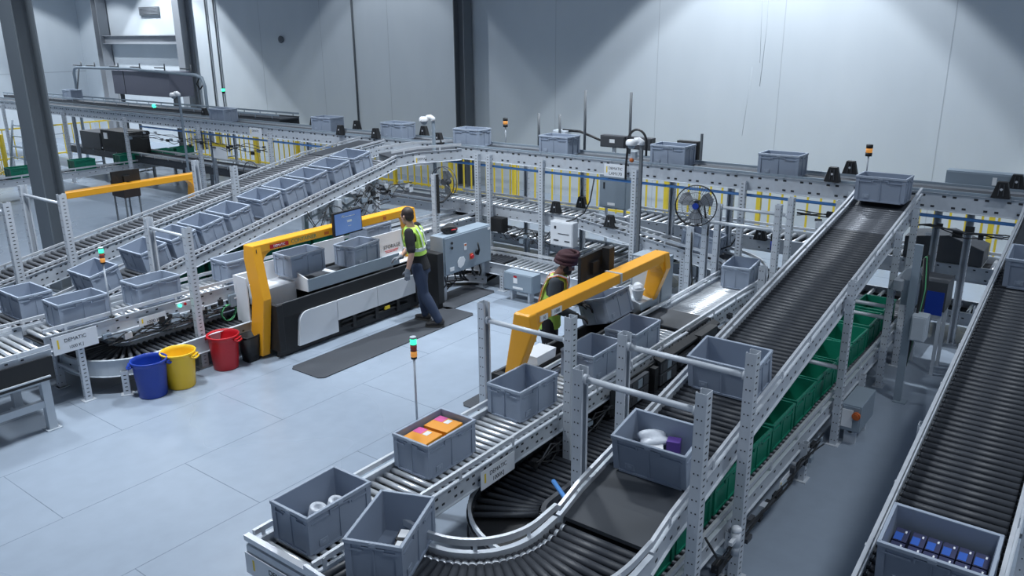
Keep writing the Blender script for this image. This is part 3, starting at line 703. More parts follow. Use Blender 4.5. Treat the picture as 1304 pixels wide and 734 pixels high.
for i in range(2):
    for j in range(6):
        y = .50 + .235 - .085 * j - (.01 if j else 0); x = 4.76 + .13 * i
        tagbox('small_carton', 'small blue carton, %s from left in the %s row of the bottom right tote' % (['first', 'second', 'third', 'fourth', 'fifth', 'sixth'][j], ['near', 'far'][i]), 'carton', (x, y - .02, ZI(x) + .026), (.12, .078, .185), 'navyprint', 0, 'blue cartons in the bottom right tote',
            [('blue_panel', (-.02, .012, .1855), (.07, .045, .003), 'blueprint'), ('white_mark', (.03, -.02, .186), (.02, .010, .003), 'paper')], ty=-math.atan(.168))
blob('white_item', 'white folded item showing in the tilted tote', 'item', (8.25, 4.86, 1.0), (.09, .05, .03), 'bag', 9)

# ------------------------------------------------------------------ pick stations
def bar_frame(label, x0, x1, yo, sgn, zt, inner=0):
    """amber goalpost: box beam with boomerang legs bowing towards the operator; sgn -1: operator on the -y side"""
    t = thing('station_arch', label, 'arch', (x0, yo, 0))
    Y = lambda d: yo + sgn * d
    b = MB(); b.b2(x0 + .02, x1 - .02, Y(0), Y(.19), zt - .115, zt, 'yellow'); b.build('beam', t, bevel=.012)
    for x in (x0, x1 - .13):
        b = MB()
        poly = [(Y(-.004), zt - .004), (Y(.186), zt - .004), (Y(.205), zt - .12), (Y(.31), .86), (Y(.16 + inner * 1.5), .04), (Y(-.10 + inner * 1.5), .04), (Y(.06 + inner), .86), (Y(-.03), zt - .2)]
        b.prism(poly, 0, x, x + .13, 'yellow'); b.build('leg', t, bevel=.012)
        s = 1 if x == x0 else -1; xa = x + .13 if s == 1 else x
        b = MB(); pts = [(xa, zt - .10)] + [(xa + s * .20 * (1 - math.sin(a)), zt - .11 - .20 * (1 - math.cos(a))) for a in [i * PI / 2 / 6 for i in range(7)]] + [(xa, zt - .31)]
        b.prism(pts, 1, Y(.005), Y(.185), 'yellow'); b.build('corner_gusset', t)
    return t
a1 = bar_frame('amber yellow arch over the left pick station, with red and green stickers', 6.10, 9.12, 9.02, -1, 1.58)
Yf = 9.02 - .19
b = MB(); b.b2(6.36, 6.66, Yf - .016, Yf - .013, 1.49, 1.545, 'red'); b.build('red_sticker', a1)
text_mesh('sticker_text', 'DEMATIC', .045, 'paper', frame((6.51, Yf - .017, 1.517), (1, 0, 0), (0, -1, 0)), a1)
text_mesh('green_text', 'CONTAINER', .075, 'green', frame((6.92, Yf - .015, 1.52), (1, 0, 0), (0, -1, 0)), a1)
b = MB(); b.b2(7.28, 7.36, Yf - .016, Yf - .013, 1.50, 1.54, 'orange'); b.b2(8.42, 8.48, Yf - .016, Yf - .013, 1.50, 1.55, 'orange'); b.b2(7.62, 7.80, Yf - .016, Yf - .013, 1.515, 1.54, 'ink'); b.b2(6.14, 6.15, Yf - .016, Yf - .013, 1.48, 1.53, 'ink'); b.build('small_stickers', a1)
a2 = bar_frame('amber yellow arch over the nearer pick station beside the turbaned operator', 6.06, 9.06, 4.40, 1, 1.55, .10)
b = MB(); b.b2(6.24, 6.37, 4.386, 4.402, 1.44, 1.50, 'paper'); b.b2(6.44, 6.62, 4.386, 4.402, 1.445, 1.51, 'paper'); b.build('white_stickers', a2)
text_mesh('sticker_text', '10', .05, 'ink', frame((6.305, 4.385, 1.47), (1, 0, 0), (0, -1, 0)), a2); text_mesh('sticker_text', '1000', .05, 'ink', frame((6.53, 4.385, 1.478), (1, 0, 0), (0, -1, 0)), a2)
b = MB(); b.b2(7.83, 7.86, 4.385, 4.60, 1.425, 1.558, 'galv'); b.build('band', a2)
a3 = bar_frame('far amber yellow arch of the third pick station behind the left inclines', 6.35, 9.35, 15.10, 1, 1.5)

def station(label, x0, x1, yf, yb, sgn):
    """black body with white lower panels; yf: operator side, yb: conveyor side"""
    t = thing('pick_station', label, 'work station', (x0, yf, 0))
    D = lambda d: yf - sgn * d    # d measured inwards from the operator face
    b = MB(); zt = .76; ye = D(.50) if abs(yb - yf) > .6 else yb
    for q0, q1 in ((x0, x0 + .10), (x1 - .10, x1)): b.b2(q0, q1, D(0), ye, .10, zt, 'black')
    b.b2(x0, x1, D(0.02), D(.06), .56, zt, 'black'); b.b2(x0, x1, D(0.05), D(.09), .02, .60, 'black'); b.b2(x0 + .1, x1 - .1, D(.09), yb, .56, .60, 'black'); b.b2(x0, x1, yb - .02, yb + .02, .56, .86, 'black')
    b.build('body', t, bevel=.01)
    b = MB(); R = .15; xa = x0 + .36; zp = .57
    pts = [(xa - .04, .10), (xa, zp - R)] + [(xa + R * (1 - math.cos(a)), zp - R + R * math.sin(a)) for a in [i * PI / 2 / 8 for i in range(9)]] + [(x0 + 1.02, zp), (x0 + 1.02, .10)]
    b.prism(pts, 1, D(.0), D(.05), 'white'); b.build('front_panel', t)
    for a, c in ((x0 + 1.03, x0 + 1.80), (x0 + 1.81, x1 - .12)):
        b = MB(); b.b2(a, c, D(.0), D(.05), .27, zp, 'white'); b.build('front_panel', t)
    b = MB(); b.b2(x0 + 1.03, x1 - .12, D(.055), D(.075), .06, .28, 'black')
    b.cyl((x0 + 1.1, D(.03), .15), (x1 - .3, D(.03), .15), .020, 'black', 8); b.cyl((x0 + 1.1, D(.03), .22), (x1 - .3, D(.03), .22), .018, 'black', 8)
    for k in range(3): b.b2(x0 + 1.3 + k * .45, x0 + 1.36 + k * .45, D(.0), D(.05), .08, .26, 'black')
    b.b2(x0 + 1.95, x0 + 2.05, D(.0), D(.03), .17, .22, 'fence'); b.build('toe_recess', t)
    b = MB(); b.b2(x0 + .03, x1 - .03, D(.02), D(.05), zt - .004, zt + .006, 'darkgrey'); b.build('top_edge', t)
    for x in (x0 + .18, x1 - .2):
        b = MB(); b.cyl((x, D(.12), 0), (x, D(.12), .12), .025, 'black', 10); b.cyl((x, D(.12), 0), (x, D(.12), .015), .055, 'black', 12); b.build('foot', t)
    return t
s1 = station('black pick station with white front panels where the left operator works', 6.24, 8.98, 8.64, 9.42, -1)
s2 = station('black pick station under the nearer yellow arch, mostly hidden by totes', 6.20, 8.90, 5.00, 4.56, 1)
# tray of the left station
t = thing('tote_tray', 'grey steel tray with white end plate on top of the left station', 'tray', (6.85, 8.76, 0))
b = MB(); b.b2(6.85, 8.62, 8.72, 8.74, .79, .96, 'cab'); b.build('front_plate', t)
b = MB(); b.prism([(8.72, .79), (8.72, .97), (9.38, 1.16), (9.38, .79)], 0, 6.84, 6.86, 'white'); b.build('end_plate', t)
b = MB(); b.b2(6.86, 8.62, 8.74, 9.38, .80, .83, 'belt'); b.b2(7.56, 7.66, 8.74, 9.38, .83, .836, 'white'); b.build('tray_bed', t)
b = MB(); b.b2(6.35, 6.84, 8.98, 9.38, .62, .90, 'white'); b.b2(6.40, 6.84, 9.36, 9.38, .90, 1.16, 'white'); b.build('end_shelf', t)
t = thing('white_cover', 'tall white side cover panel at the near end of the left station', 'panel', (6.28, 9.46, 0)); 
b = MB(); b.b2(6.20, 6.62, 9.44, 9.48, .08, 1.06, 'white'); b.b2(6.20, 6.22, 9.20, 9.48, .08, 1.06, 'white'); b.build('panel', t, bevel=.006)
t = thing('storage_chute', 'white slanted chute lettered STORAGE beside the left operator', 'chute', (8.9, 9.1, .8))
b = MB(); b.prism([(8.66, .78), (9.16, .78), (9.34, 1.16), (8.52, 1.16)], 1, 9.20, 9.22, 'white'); b.prism([(8.66, .77), (9.16, .77), (9.16, .785), (8.66, .785)], 1, 8.76, 9.20, 'white'); b.build('back_plate', t)
text_mesh('storage_text', 'STORAGE', .085, 'ink', frame((8.94, 9.197, .93), (1, 0, 0), (0, -1, 0)), t)
text_mesh('red_text', 'PLACE TOTE HERE', .035, 'red', frame((8.93, 9.197, .86), (1, 0, 0), (0, -1, 0)), t) if 0 else None
b = MB(); b.b2(8.78, 9.08, 9.195, 9.199, .865, .872, 'red'); b.b2(8.80, 9.06, 9.195, 9.199, .84, .847, 'red'); b.build('red_lines', t)
b = MB(); b.b2(7.56, 8.15, 9.422, 9.44, .86, 1.22, 'white'); tag(b.build('white_guard'), 'white sheet guard panel behind the totes of the left station below the yellow arch', 'panel')
def monitor(label, c, rz, back_arm, screen):
    t = thing('monitor', label, 'monitor', c, rz)
    b = MB(); b.box((0, .02, 0), (.56, .045, .345), 'black'); b.build('housing', t, False, bevel=.006)
    b = MB(); b.box((0, -.0045, 0), (.52, .006, .30), 'screen'); b.build('screen', t, False)
    if screen:
        b = MB(); b.box((.02, -.009, .02), (.09, .003, .03), 'paper'); b.box((.0, -.009, .09), (.26, .003, .008), 'guide'); b.box((-.1, -.009, .11), (.05, .003, .012), 'guide'); b.box((.02, -.009, -.05), (.06, .003, .006), 'guide'); b.build('screen_text', t, False)
    b = MB(); b.box((0, .06, 0), (.14, .05, .14), 'black'); b.box(back_arm[0], back_arm[1], 'black'); b.build('mount', t, False)
    return t
monitor('monitor with a glowing blue screen fixed to the left yellow arch', (7.66, 8.74, 1.62), .06, ((0, .12, -.10), (.06, .14, .10)), True)
monitor('black monitor seen from behind above the nearer yellow arch', (7.82, 4.80, 1.58), PI + .05, ((-.22, .12, .02), (.12, .10, .36)), False)
monitor('black monitor seen from behind on the far yellow arch', (7.95, 15.35, 1.55), PI, ((0, .1, -.1), (.06, .12, .10)), False)
# grey parts of the nearer station
t = thing('station_cabinet', 'grey upright cabinet panel behind the far leg of the nearer yellow arch', 'cabinet', (9.15, 4.7, 0))
b = MB(); b.b2(9.10, 9.40, 4.50, 4.95, .72, 1.42, 'cab'); b.b2(9.12, 9.38, 4.52, 4.93, 0, .72, 'darkgrey'); b.build('cabinet_body', t, bevel=.008)
b = MB(); b.b2(9.085, 9.1, 4.53, 4.92, .75, 1.39, 'lightcab'); b.build('door', t)
t = thing('tote_tray', 'light grey slanted tray below the far leg of the nearer yellow arch', 'tray', (8.5, 4.6, .8))
b = MB(); b.prism([(4.56, .80), (4.56, .93), (4.95, 1.02), (4.95, .80)], 0, 8.66, 9.08, 'lightcab'); b.build('tray_body', t, bevel=.006)
b = MB(); b.b2(8.64, 9.08, 4.54, 4.56, .74, .94, 'cab'); b.build('front_lip', t)
t = thing('tissue_tub', 'white tub with crumpled tissue at the nearer station', 'tub', (8.76, 4.66, .955))
b = MB(); b.lathe([(.05, 0), (.075, .12), (.085, .125), (.085, .14), (.07, .14), (.05, .02), (.001, .02)], 'white', 18); b.build('tub', t, False)
o = blob('tissue', None, None, (0, 0, .15), (.08, .07, .06), 'bag', 5); o.parent = t
t = thing('side_hopper', 'small white hopper box beside the near leg of the nearer yellow arch', 'hopper', (6.35, 4.6, .6))
b = MB(); b.prism([(6.42, .96), (6.78, .96), (6.72, .60), (6.50, .60)], 1, 4.56, 4.78, 'white'); b.build('hopper', t)
b = MB(); b.b2(6.22, 6.60, 4.50, 4.74, .66, .82, 'lightcab'); b.build('shelf', t)
t = thing('roller_cover', 'black cover plate bridging the front line rollers past the totes', 'cover', (8.5, 4.1, 0))
b = MB(); b.b2(8.52, 9.12, 3.82, 4.50, .755, .775, 'belt'); b.build('top_plate', t)
b = MB(); b.b2(8.50, 8.96, 3.66, 3.80, .45, .755, 'black'); b.prism([(3.79, .765), (3.70, .735), (3.70, .71), (3.79, .74)], 0, 7.55, 9.12, 'black'); b.b2(6.6, 9.12, 3.77, 3.785, .43, .72, 'black'); b.b2(7.42, 7.50, 3.70, 3.77, .43, .70, 'black'); b.build('side_skirt', t)
for i, (x, z) in enumerate(((7.10, .645), (7.10, .50), (7.78, .645), (7.78, .50), (8.30, .56), (9.40, .56))):
    t = thing('control_module', ['upper drive card box left of the black upright on the front line', 'lower drive card box left of the black upright on the front line', 'upper drive card box right of the black upright on the front line', 'lower drive card box right of the black upright on the front line', 'drive card box under the black roller cover', 'drive card box under the bright far rollers'][i], 'control box', (x, 3.735, z), 0, 'drive card boxes along the front line')
    b = MB(); b.box((0, 0, 0), (.40, .05, .13), 'darkgrey'); b.build('housing', t, False, bevel=.005)
    b = MB()
    for k in range(3): b.box((-.12 + k * .12, -.028, 0), (.09, .008, .09), 'cab' if k % 2 else 'darkgrey'); 
    b.build('terminal_strip', t, False)
# operator mats
for l, x0, x1, y0, y1 in (('long charcoal anti-fatigue mat on the floor before the left station', 6.12, 9.2, 7.70, 8.33), ('charcoal mat under the electrical cabinet', 9.1, 10.3, 8.15, 8.8), ('charcoal mat under the turbaned operator', 6.6, 9.1, 5.1, 5.8)):
    b = MB(); b.prism([(x0 + .06, y0), (x1 - .06, y0), (x1, y0 + .06), (x1, y1 - .06), (x1 - .06, y1), (x0 + .06, y1), (x0, y1 - .06), (x0, y0 + .06)], 2, 0, .014, 'mat'); tag(b.build('floor_mat', bevel=.004), l, 'mat')
# electrical cabinet
t = thing('electrical_cabinet', 'wide grey electrical cabinet with a black handle standing by the left operator', 'cabinet', (9.9, 8.55, 0))
b = MB(); b.b2(9.30, 10.50, 8.42, 8.70, .46, 1.10, 'cab'); b.build('enclosure', t, bevel=.008)
b = MB(); b.b2(9.325, 10.475, 8.40, 8.42, .48, 1.08, 'cab'); b.build('door', t, bevel=.004)
b = MB(); b.cyl((10.10, 8.40, .70), (10.10, 8.375, .70), .045, 'black', 16); b.tube([(10.10, 8.37, .66), (10.11, 8.35, .74), (10.08, 8.35, .84), (10.10, 8.37, .86)], .014, 'black'); b.build('handle', t)
b = MB(); b.b2(9.92, 10.0, 8.393, 8.40, .61, .71, 'orange'); b.cyl((9.96, 8.40, .66), (9.96, 8.365, .66), .035, 'red', 14); b.build('isolator_switch', t)
b = MB(); b.prism([(9.62, .56), (9.68, .52), (9.76, .56), (9.80, .64), (9.76, .70), (9.66, .70), (9.61, .64)], 1, 8.394, 8.40, 'paper'); b.b2(9.78, 9.84, 8.394, 8.40, .80, .91, 'paper'); b.b2(9.785, 9.835, 8.392, 8.394, .87, .90, 'orange'); b.b2(9.42, 9.52, 8.394, 8.40, .52, .58, 'paper'); b.b2(10.40, 10.46, 8.394, 8.40, 1.02, 1.06, 'paper'); b.build('labels', t)
b = MB(); b.cyl((9.48, 8.40, .98), (9.48, 8.385, .98), .022, 'black'); b.cyl((9.48, 8.40, .90), (9.48, 8.385, .90), .022, 'black'); b.build('indicator', t)
for x in (9.42, 10.42):
    b = MB(); b.b2(x - .04, x + .04, 8.52, 8.60, 0, .46, 'post'); b.b2(x - .08, x + .08, 8.48, 8.64, 0, .012, 'post'); b.build('leg', t)
b = MB(); rnd = random.Random(4)
for k in range(9):
    x = 9.45 + k * .11; b.tube([(x, 8.56, .47), (x + rnd.uniform(-.1, .1), 8.5 + rnd.uniform(-.05, .1), .30), (x + rnd.uniform(-.3, .3), 8.6, .17 + rnd.uniform(-.06, .06)), (x + rnd.uniform(-.1, .3), 8.75, .22)], .014, 'cable' if k % 3 else 'darkgrey', 6)
b.build('cables', t)
t = thing('tool_bag', 'black and red tool bag lying on the electrical cabinet', 'bag', (9.62, 8.56, 1.10))
o = blob('bag_body', None, None, (0, 0, .055), (.15, .10, .09), 'black', 8); o.parent = t
o = blob('red_patch', None, None, (.03, -.07, .07), (.07, .035, .02), 'red', 2); o.parent = t
b = MB(); b.b2(9.0, 9.14, 8.28, 8.62, .10, .92, 'black'); b.b2(9.02, 9.12, 8.3, 8.6, 0, .1, 'black'); tag(b.build('black_bin', bevel=.01), 'tall black waste box between the operator and the electrical cabinet', 'box')
# grey box on the low curve, controller on the middle line, blue-grey wall enclosure
def enclosure(name, label, c, d, m, extra=(), cat='control box', rz=0):
    t = thing(name, label, cat, c, rz)
    b = MB(); b.box((0, 0, d[2] / 2), d, m); b.build('housing', t, False, bevel=.006)
    b = MB(); b.box((-d[0] / 2 - .006, 0, d[2] / 2), (.012, d[1] - .03, d[2] - .03), m); b.build('door', t, False, bevel=.003)
    for pn, pc, pd, pm in extra:
        b = MB(); b.box(pc, pd, pm); b.build(pn, t, False)
    return t
enclosure('transformer_box', 'squat grey transformer box beside the low curve on the aisle floor', (10.18, 7.52, .18), (.22, .58, .30), 'cab', [('label_plate', (-.124, .05, .18), (.004, .08, .09), 'paper'), ('red_label', (-.126, .05, .245), (.004, .06, .03), 'red'), ('maker_plate', (-.124, 0, .06), (.004, .2, .035), 'paper')])
b = MB()
for y in (7.35, 7.70): b.b2(10.12, 10.24, y - .02, y + .02, 0, .18, 'post')
b.b2(10.16, 10.20, 7.33, 7.72, .14, .18, 'post')
tag(b.build('box_stand'), 'low steel stand under the squat grey transformer box', 'stand')
enclosure('control_enclosure', 'white control box hanging on the middle line between two uprights', (11.30, 7.46, .70), (.16, .46, .42), 'white', [('terminals', (-.095, .12, .32), (.004, .04, .05), 'ink'), ('label_row', (-.095, -.05, .22), (.004, .22, .012), 'ink'), ('buttons', (-.095, .1, .10), (.006, .10, .02), 'ink'), ('lower_label', (-.095, -.12, .10), (.004, .1, .02), 'ink')])
enclosure('wall_enclosure', 'tall blue-grey enclosure standing behind the middle line', (13.3, 7.62, 1.0), (.25, .57, .78), 'cab', [('handles', (-.142, .18, .42), (.01, .03, .12), 'ink'), ('lower_mark', (-.140, .02, .08), (.004, .16, .05), 'paper')])
b = MB(); b.b2(13.28, 13.32, 7.40, 7.44, 0, 1.0, 'post'); b.b2(13.28, 13.32, 7.8, 7.84, 0, 1.0, 'post'); b.b2(13.26, 13.34, 7.38, 7.86, .97, 1.0, 'post'); tag(b.build('enclosure_stand'), 'steel stand carrying the tall blue-grey enclosure', 'stand')
enclosure('black_sensor_box', 'small black box hanging under the middle line near its left end', (11.42, 8.95, .72), (.16, .28, .26), 'black')
for y, l, m, d in ((8.12, 'light grey small box on the back line left of the tote before the control boxes', 'lightcab', (.16, .30, .22)), (7.05, 'dark grey control box on the back line, left one of two', 'darkgrey', (.14, .48, .20)), (6.55, 'dark grey control box on the back line, right one of two', 'darkgrey', (.14, .48, .20))):
    enclosure('line_control_box', l, (12.20, y, 2.30), d, m, [('label_plate', (-d[0] / 2 - .013, 0, .11), (.004, .10, .06), 'paper')])
    b = MB(); b.box((12.20, y, 2.245), (.05, .05, .11), 'post'); b.box((12.14, y, 2.19), (.16, .05, .02), 'post'); tag(b.build('box_bracket'), 'small steel bracket under the ' + {8.12: 'light grey small box', 7.05: 'left dark control box', 6.55: 'right dark control box'}[y] + ' on the back line', 'bracket')
t = enclosure('line_camera_unit', 'black sensor unit on the back line right of the arched cable', (12.14, 5.66, 2.19), (.10, .36, .32), 'black', [('sensor_eye', (-.066, .02, .18), (.02, .12, .12), 'cab'), ('frame_post', (0, -.22, .22), (.04, .03, .45), 'column')])
enclosure('long_grey_duct', 'long grey box lying on the back line at far right', (12.22, 1.45, 2.19), (.2, .95, .20), 'cab', [('latch', (-.115, -.1, .1), (.01, .05, .10), 'paper')])
b = MB(); b.prism([(1.35, 1.09), (2.35, 1.09), (2.35, 1.40), (1.8, 1.48), (1.35, 1.32)], 0, 12.28, 12.82, 'darkgrey'); tag(b.build('machine_hood', bevel=.01), 'dark grey machine hood on the middle line beyond the long incline', 'cover')
t = thing('drive_unit', 'motor drive with looping cables beside the top of the long incline', 'motor', (10.2, 1.75, 1.2))
b = MB(); b.cyl((10.0, 1.78, 1.45), (10.35, 1.78, 1.45), .10, 'lightcab', 16); b.cyl((10.35, 1.78, 1.45), (10.44, 1.78, 1.45), .075, 'fence', 16); b.b2(9.98, 10.1, 1.70, 1.86, 1.1, 1.4, 'cab'); b.b2(9.9, 10.5, 1.85, 1.95, 1.28, 1.40, 'galv'); b.build('motor_body', t)
b = MB()
for k in range(5): b.tube([(10.0 + k * .06, 1.75, 1.5), (9.9 + k * .05, 1.66, 1.7), (9.8 + k * .07, 1.62, 1.35), (9.75 + k * .04, 1.64, .9), (9.8, 1.68, .42)], .016, 'cable' if k != 2 else 'greencable', 6)
b.build('cables', t)
for x, y, z0, l in ((9.74, 1.58, .35, 'grey drive box hanging by the vertical cable tray near the green totes'), ):
    enclosure('junction_box', l, (x, y, z0 + .45), (.18, .16, .30), 'lightcab')
b = MB(); b.b2(9.7, 9.75, 1.66, 1.74, 0, 1.9, 'cab'); b.b2(9.66, 9.8, 1.6, 1.74, 0, .012, 'cab'); tag(b.build('cable_riser'), 'grey vertical cable riser beside the top half of the long incline', 'post')
b = MB(); b.b2(10.75, 11.2, 1.50, 1.90, .85, 1.22, 'darkgrey'); [b.b2(x, x + .04, y, y + .04, 0, .85, 'post') for x in (10.76, 11.14) for y in (1.52, 1.84)]; b.b2(10.74, 10.755, 1.52, 1.72, .80, 1.1, 'blue'); tag(b.build('reject_box'), 'dark box on legs beside the top of the long incline', 'box')
t = enclosure('floor_motor_box', 'grey motor box with an orange button near the floor beside the green totes', (8.55, 1.86, .16), (.55, .20, .30), 'cab', [('white_label', (-.292, .03, .15), (.006, .11, .20), 'paper')])
b = MB(); b.cyl((-.285, -.06, .20), (-.318, -.06, .20), .042, 'orange', 16); b.cyl((-.318, -.06, .20), (-.333, -.06, .20), .028, 'orange', 16); b.build('orange_button', t, False)
b = MB(); b.b2(8.33, 8.38, 1.80, 1.92, 0, .16, 'post'); b.b2(8.72, 8.77, 1.80, 1.92, 0, .16, 'post'); b.b2(8.33, 8.77, 1.84, 1.88, .12, .16, 'post'); tag(b.build('motor_stand'), 'short feet under the grey motor box with the orange button', 'stand')
# air valve by the low green tote conveyor
t = thing('air_valve', 'white air filter valve hanging between the two nearest right posts', 'valve', (5.25, 1.90, .5))
b = MB(); b.cyl((5.25, 1.88, .46), (5.25, 1.88, .58), .035, 'white', 12); b.cyl((5.25, 1.88, .38), (5.25, 1.88, .46), .03, 'galv', 12); b.ell((5.25, 1.88, .60), (.04, .04, .03), 'white'); b.box((5.20, 1.88, .53), (.12, .03, .03), 'white'); b.build('valve_body', t)
b = MB(); b.tube([(5.20, 1.88, .52), (5.05, 1.86, .48), (4.9, 1.88, .55), (4.8, 1.94, .75)], .010, 'cable', 6); b.build('hose', t)

# ------------------------------------------------------------------ bins
def bin_(name, label, x, y, m, R=.205, H=.47, rz=0.3):
    t = thing(name, label, 'bin', (x, y, 0), rz, 'coloured round bins beside the left station')
    b = MB(); r0 = R * .80; th = .008
    b.lathe([(r0 - .01, 0), (r0, .012), (R - .012, H - .07), (R - .008, H - .035), (R + .004, H - .03), (R + .010, H - .004), (R + .004, H), (R - .008, H - .002), (R - .014, H - .05), (r0 - .01, .02), (.001, .018)], m, 40)
    b.build('bucket', t, False)
    for s in (-1, 1):
        b = MB(); a = .32; pts = [((R - .01) * math.cos(q), s * 0 + (R - .01) * math.sin(q)) for q in (0,)]
        arcp = []
        for k in range(9):
            q = (k - 4) / 4 * a; rr = R + (.040 if 1 < k < 7 else -.006 if k in (0, 8) else .032)
            arcp.append((s * rr * math.cos(q), rr * math.sin(q), H - .075 + (.0 if 0 < k < 8 else .02)))
        b.tube(arcp, .013, m, 8); b.box((s * (R + .012), 0, H - .045), (.035, .13, .012), m); b.build('handle', t, False)
    return t
bin_('round_bin', 'blue round plastic bin, leftmost of the three coloured bins', 4.62, 9.02, 'blue', rz=-.5)
bin_('round_bin', 'yellow round plastic bin between the blue and the red one', 4.98, 8.98, 'binyel', rz=-1.0)
bin_('round_bin', 'red round plastic bin, rightmost of the three coloured bins', 5.66, 9.04, 'red', R=.20, rz=-1.1)
t = thing('wastebasket', 'small black wastebasket between the red bin and the yellow arch leg', 'bin', (6.0, 8.98, 0))
b = MB(); hw = .10
vs = []
for (d, z) in ((.085, 0), (.115, .36), (.105, .36), (.078, .015)):
    for i in range(16):
        a = 2 * PI * i / 16; k = 1 / max(abs(math.cos(a)), abs(math.sin(a))) ** .7; vs.append((d * k * math.cos(a), d * k * math.sin(a), z))
fs = [(j * 16 + i, j * 16 + (i + 1) % 16, (j + 1) * 16 + (i + 1) % 16, (j + 1) * 16 + i) for j in range(3) for i in range(16)] + [tuple(range(48, 64)), tuple(range(15, -1, -1))]
b.add(vs, fs, 'black', True); b.build('basket', t, False)
b = MB(); n = 16
b.tube([vs[16 + i % 16] for i in range(17)], .009, 'black', 6); b.build('rim', t, False)

# ------------------------------------------------------------------ signals, cameras, fan, guards, pipes
def tower(label, x, y, z0, h, group='stack lights', kind='gra'):
    t = thing('signal_tower', label, 'signal light', (x, y, z0), 0, group)
    b = MB(); b.cyl((0, 0, 0), (0, 0, h), .010, 'galv', 8); b.cyl((0, 0, 0), (0, 0, .02), .03, 'black', 12); b.build('pole', t, False)
    z = h
    if kind == 'gra':
        b = MB(); b.cyl((0, 0, z), (0, 0, z + .02), .026, 'black', 14); b.build('base', t, False); z += .02
        for m, n in (('amber', 'amber_lens'), ('redlens', 'red_lens'), ('lamp_green', 'green_lens')):
            b = MB(); b.cyl((0, 0, z), (0, 0, z + .052), .028, m, 16); b.cyl((0, 0, z + .052), (0, 0, z + .056), .029, 'black', 16); b.build(n, t, False); z += .056
        b = MB(); b.cyl((0, 0, z), (0, 0, z + .012), .028, 'lightcab', 16); b.build('cap', t, False)
    elif kind == 'amber':
        b = MB(); b.cyl((0, 0, z), (0, 0, z + .05), .045, 'black', 14); b.build('base', t, False); b = MB(); b.cyl((0, 0, z + .11), (0, 0, z + .16), .045, 'black', 14); b.build('cap', t, False)
        b = MB(); b.cyl((0, 0, z + .05), (0, 0, z + .11), .043, 'amber', 14); b.build('amber_lens', t, False)
    else:
        b = MB(); b.cyl((0, 0, z), (0, 0, z + .05), .04, 'black', 14); b.build('base', t, False); b = MB(); b.cyl((0, 0, z + .12), (0, 0, z + .14), .04, 'black', 14); b.build('cap', t, False)
        b = MB(); b.cyl((0, 0, z + .05), (0, 0, z + .12), .042, 'led_green', 14); b.build('green_lens', t, False)
    return t
tower('stack light glowing green on a slim pole over the open floor at the front line', 4.64, 4.58, .82, .72)
tower('stack light glowing green in front of the lower left incline', 4.50, 9.50, .93, .68)
tower('amber beacon on the back line left of the middle control boxes', 12.09, 9.30, 2.195, .32, kind='amber')
tower('amber beacon on the back line near the top of the long incline', 12.09, 2.92, 2.195, .30, kind='amber')
tower('green beacon at the far left end beside the big column', 13.27, 31.8, 2.125, .35, kind='green')
tower('green beacon beside the dark wall column at upper left', 13.27, 19.75, 2.125, .55, kind='green')
b = MB(); b.ell((13.27, 23.3, 2.18), (.06, .06, .06), 'led_green'); b.cyl((13.27, 23.3, 2.12), (13.27, 23.3, 2.18), .03, 'black'); tag(b.build('pilot_lamp'), 'small green pilot lamp on the far conveyor below the hood', 'lamp')
def dome_camera(label, x, y, h, zb=0, side=(-1, 0), r=.026, pm='cab'):
    t = thing('camera_pole', label, 'camera', (x, y, zb), 0, 'white dome cameras on slim poles')
    b = MB(); b.box((0, 0, (h - zb) / 2), (r * 1.7, r * 1.7, h - zb), pm); b.box((0, 0, .01), (.2, .2, .02), pm); b.build('pole', t, False)
    hz = h - zb; sx, sy = side
    b = MB(); b.tube([(0, 0, hz - .02), (0, 0, hz + .02), (sx * .05, sy * .05, hz + .05), (sx * .12, sy * .12, hz + .04)], .045, 'camwhite', 10); b.build('arm', t, False)
    b = MB(); c = (sx * .17, sy * .17, hz); b.lathe([(.001, .06), (.06, .055), (.085, .03), (.09, -.01), (.085, -.03), (.001, -.03)], 'camwhite', 20, c); b.build('housing', t, False)
    b = MB(); b.ell((c[0], c[1], hz - .035), (.06, .06, .055), 'cab'); b.build('dome', t, False)
    return t
dome_camera('white dome camera on the slim pole left of the middle, above the left operator', 10.95, 10.05, 2.70, 0, (-.5, .85))
t = dome_camera('white dome camera on the pole with an arched black cable right of the middle', 10.95, 5.86, 2.58, 0, (-.2, .9), pm='column')
b = MB(); b.tube([(.02, -.07 , 2.40)] + [(.02, .09 - .16 * math.cos(a), 2.58 + .20 * math.sin(a)) for a in [PI * i / 14 for i in range(15)]] + [(.04, .26, 2.45), (.06, .29, 2.2), (.1, .31, 2.0)], .018, 'cable', 10); b.build('arched_cable', t, False)
b = MB(); b.ell((.0, .16, 2.32), (.035, .035, .035), 'orange'); b.box((.03, .14, 2.40), (.08, .08, .1), 'lightcab'); b.build('orange_detector', t, False)
dome_camera('white dome camera on the far pole in front of the dark wall column', 11.2, 18.5, 2.80, 0, (-.3, .9))
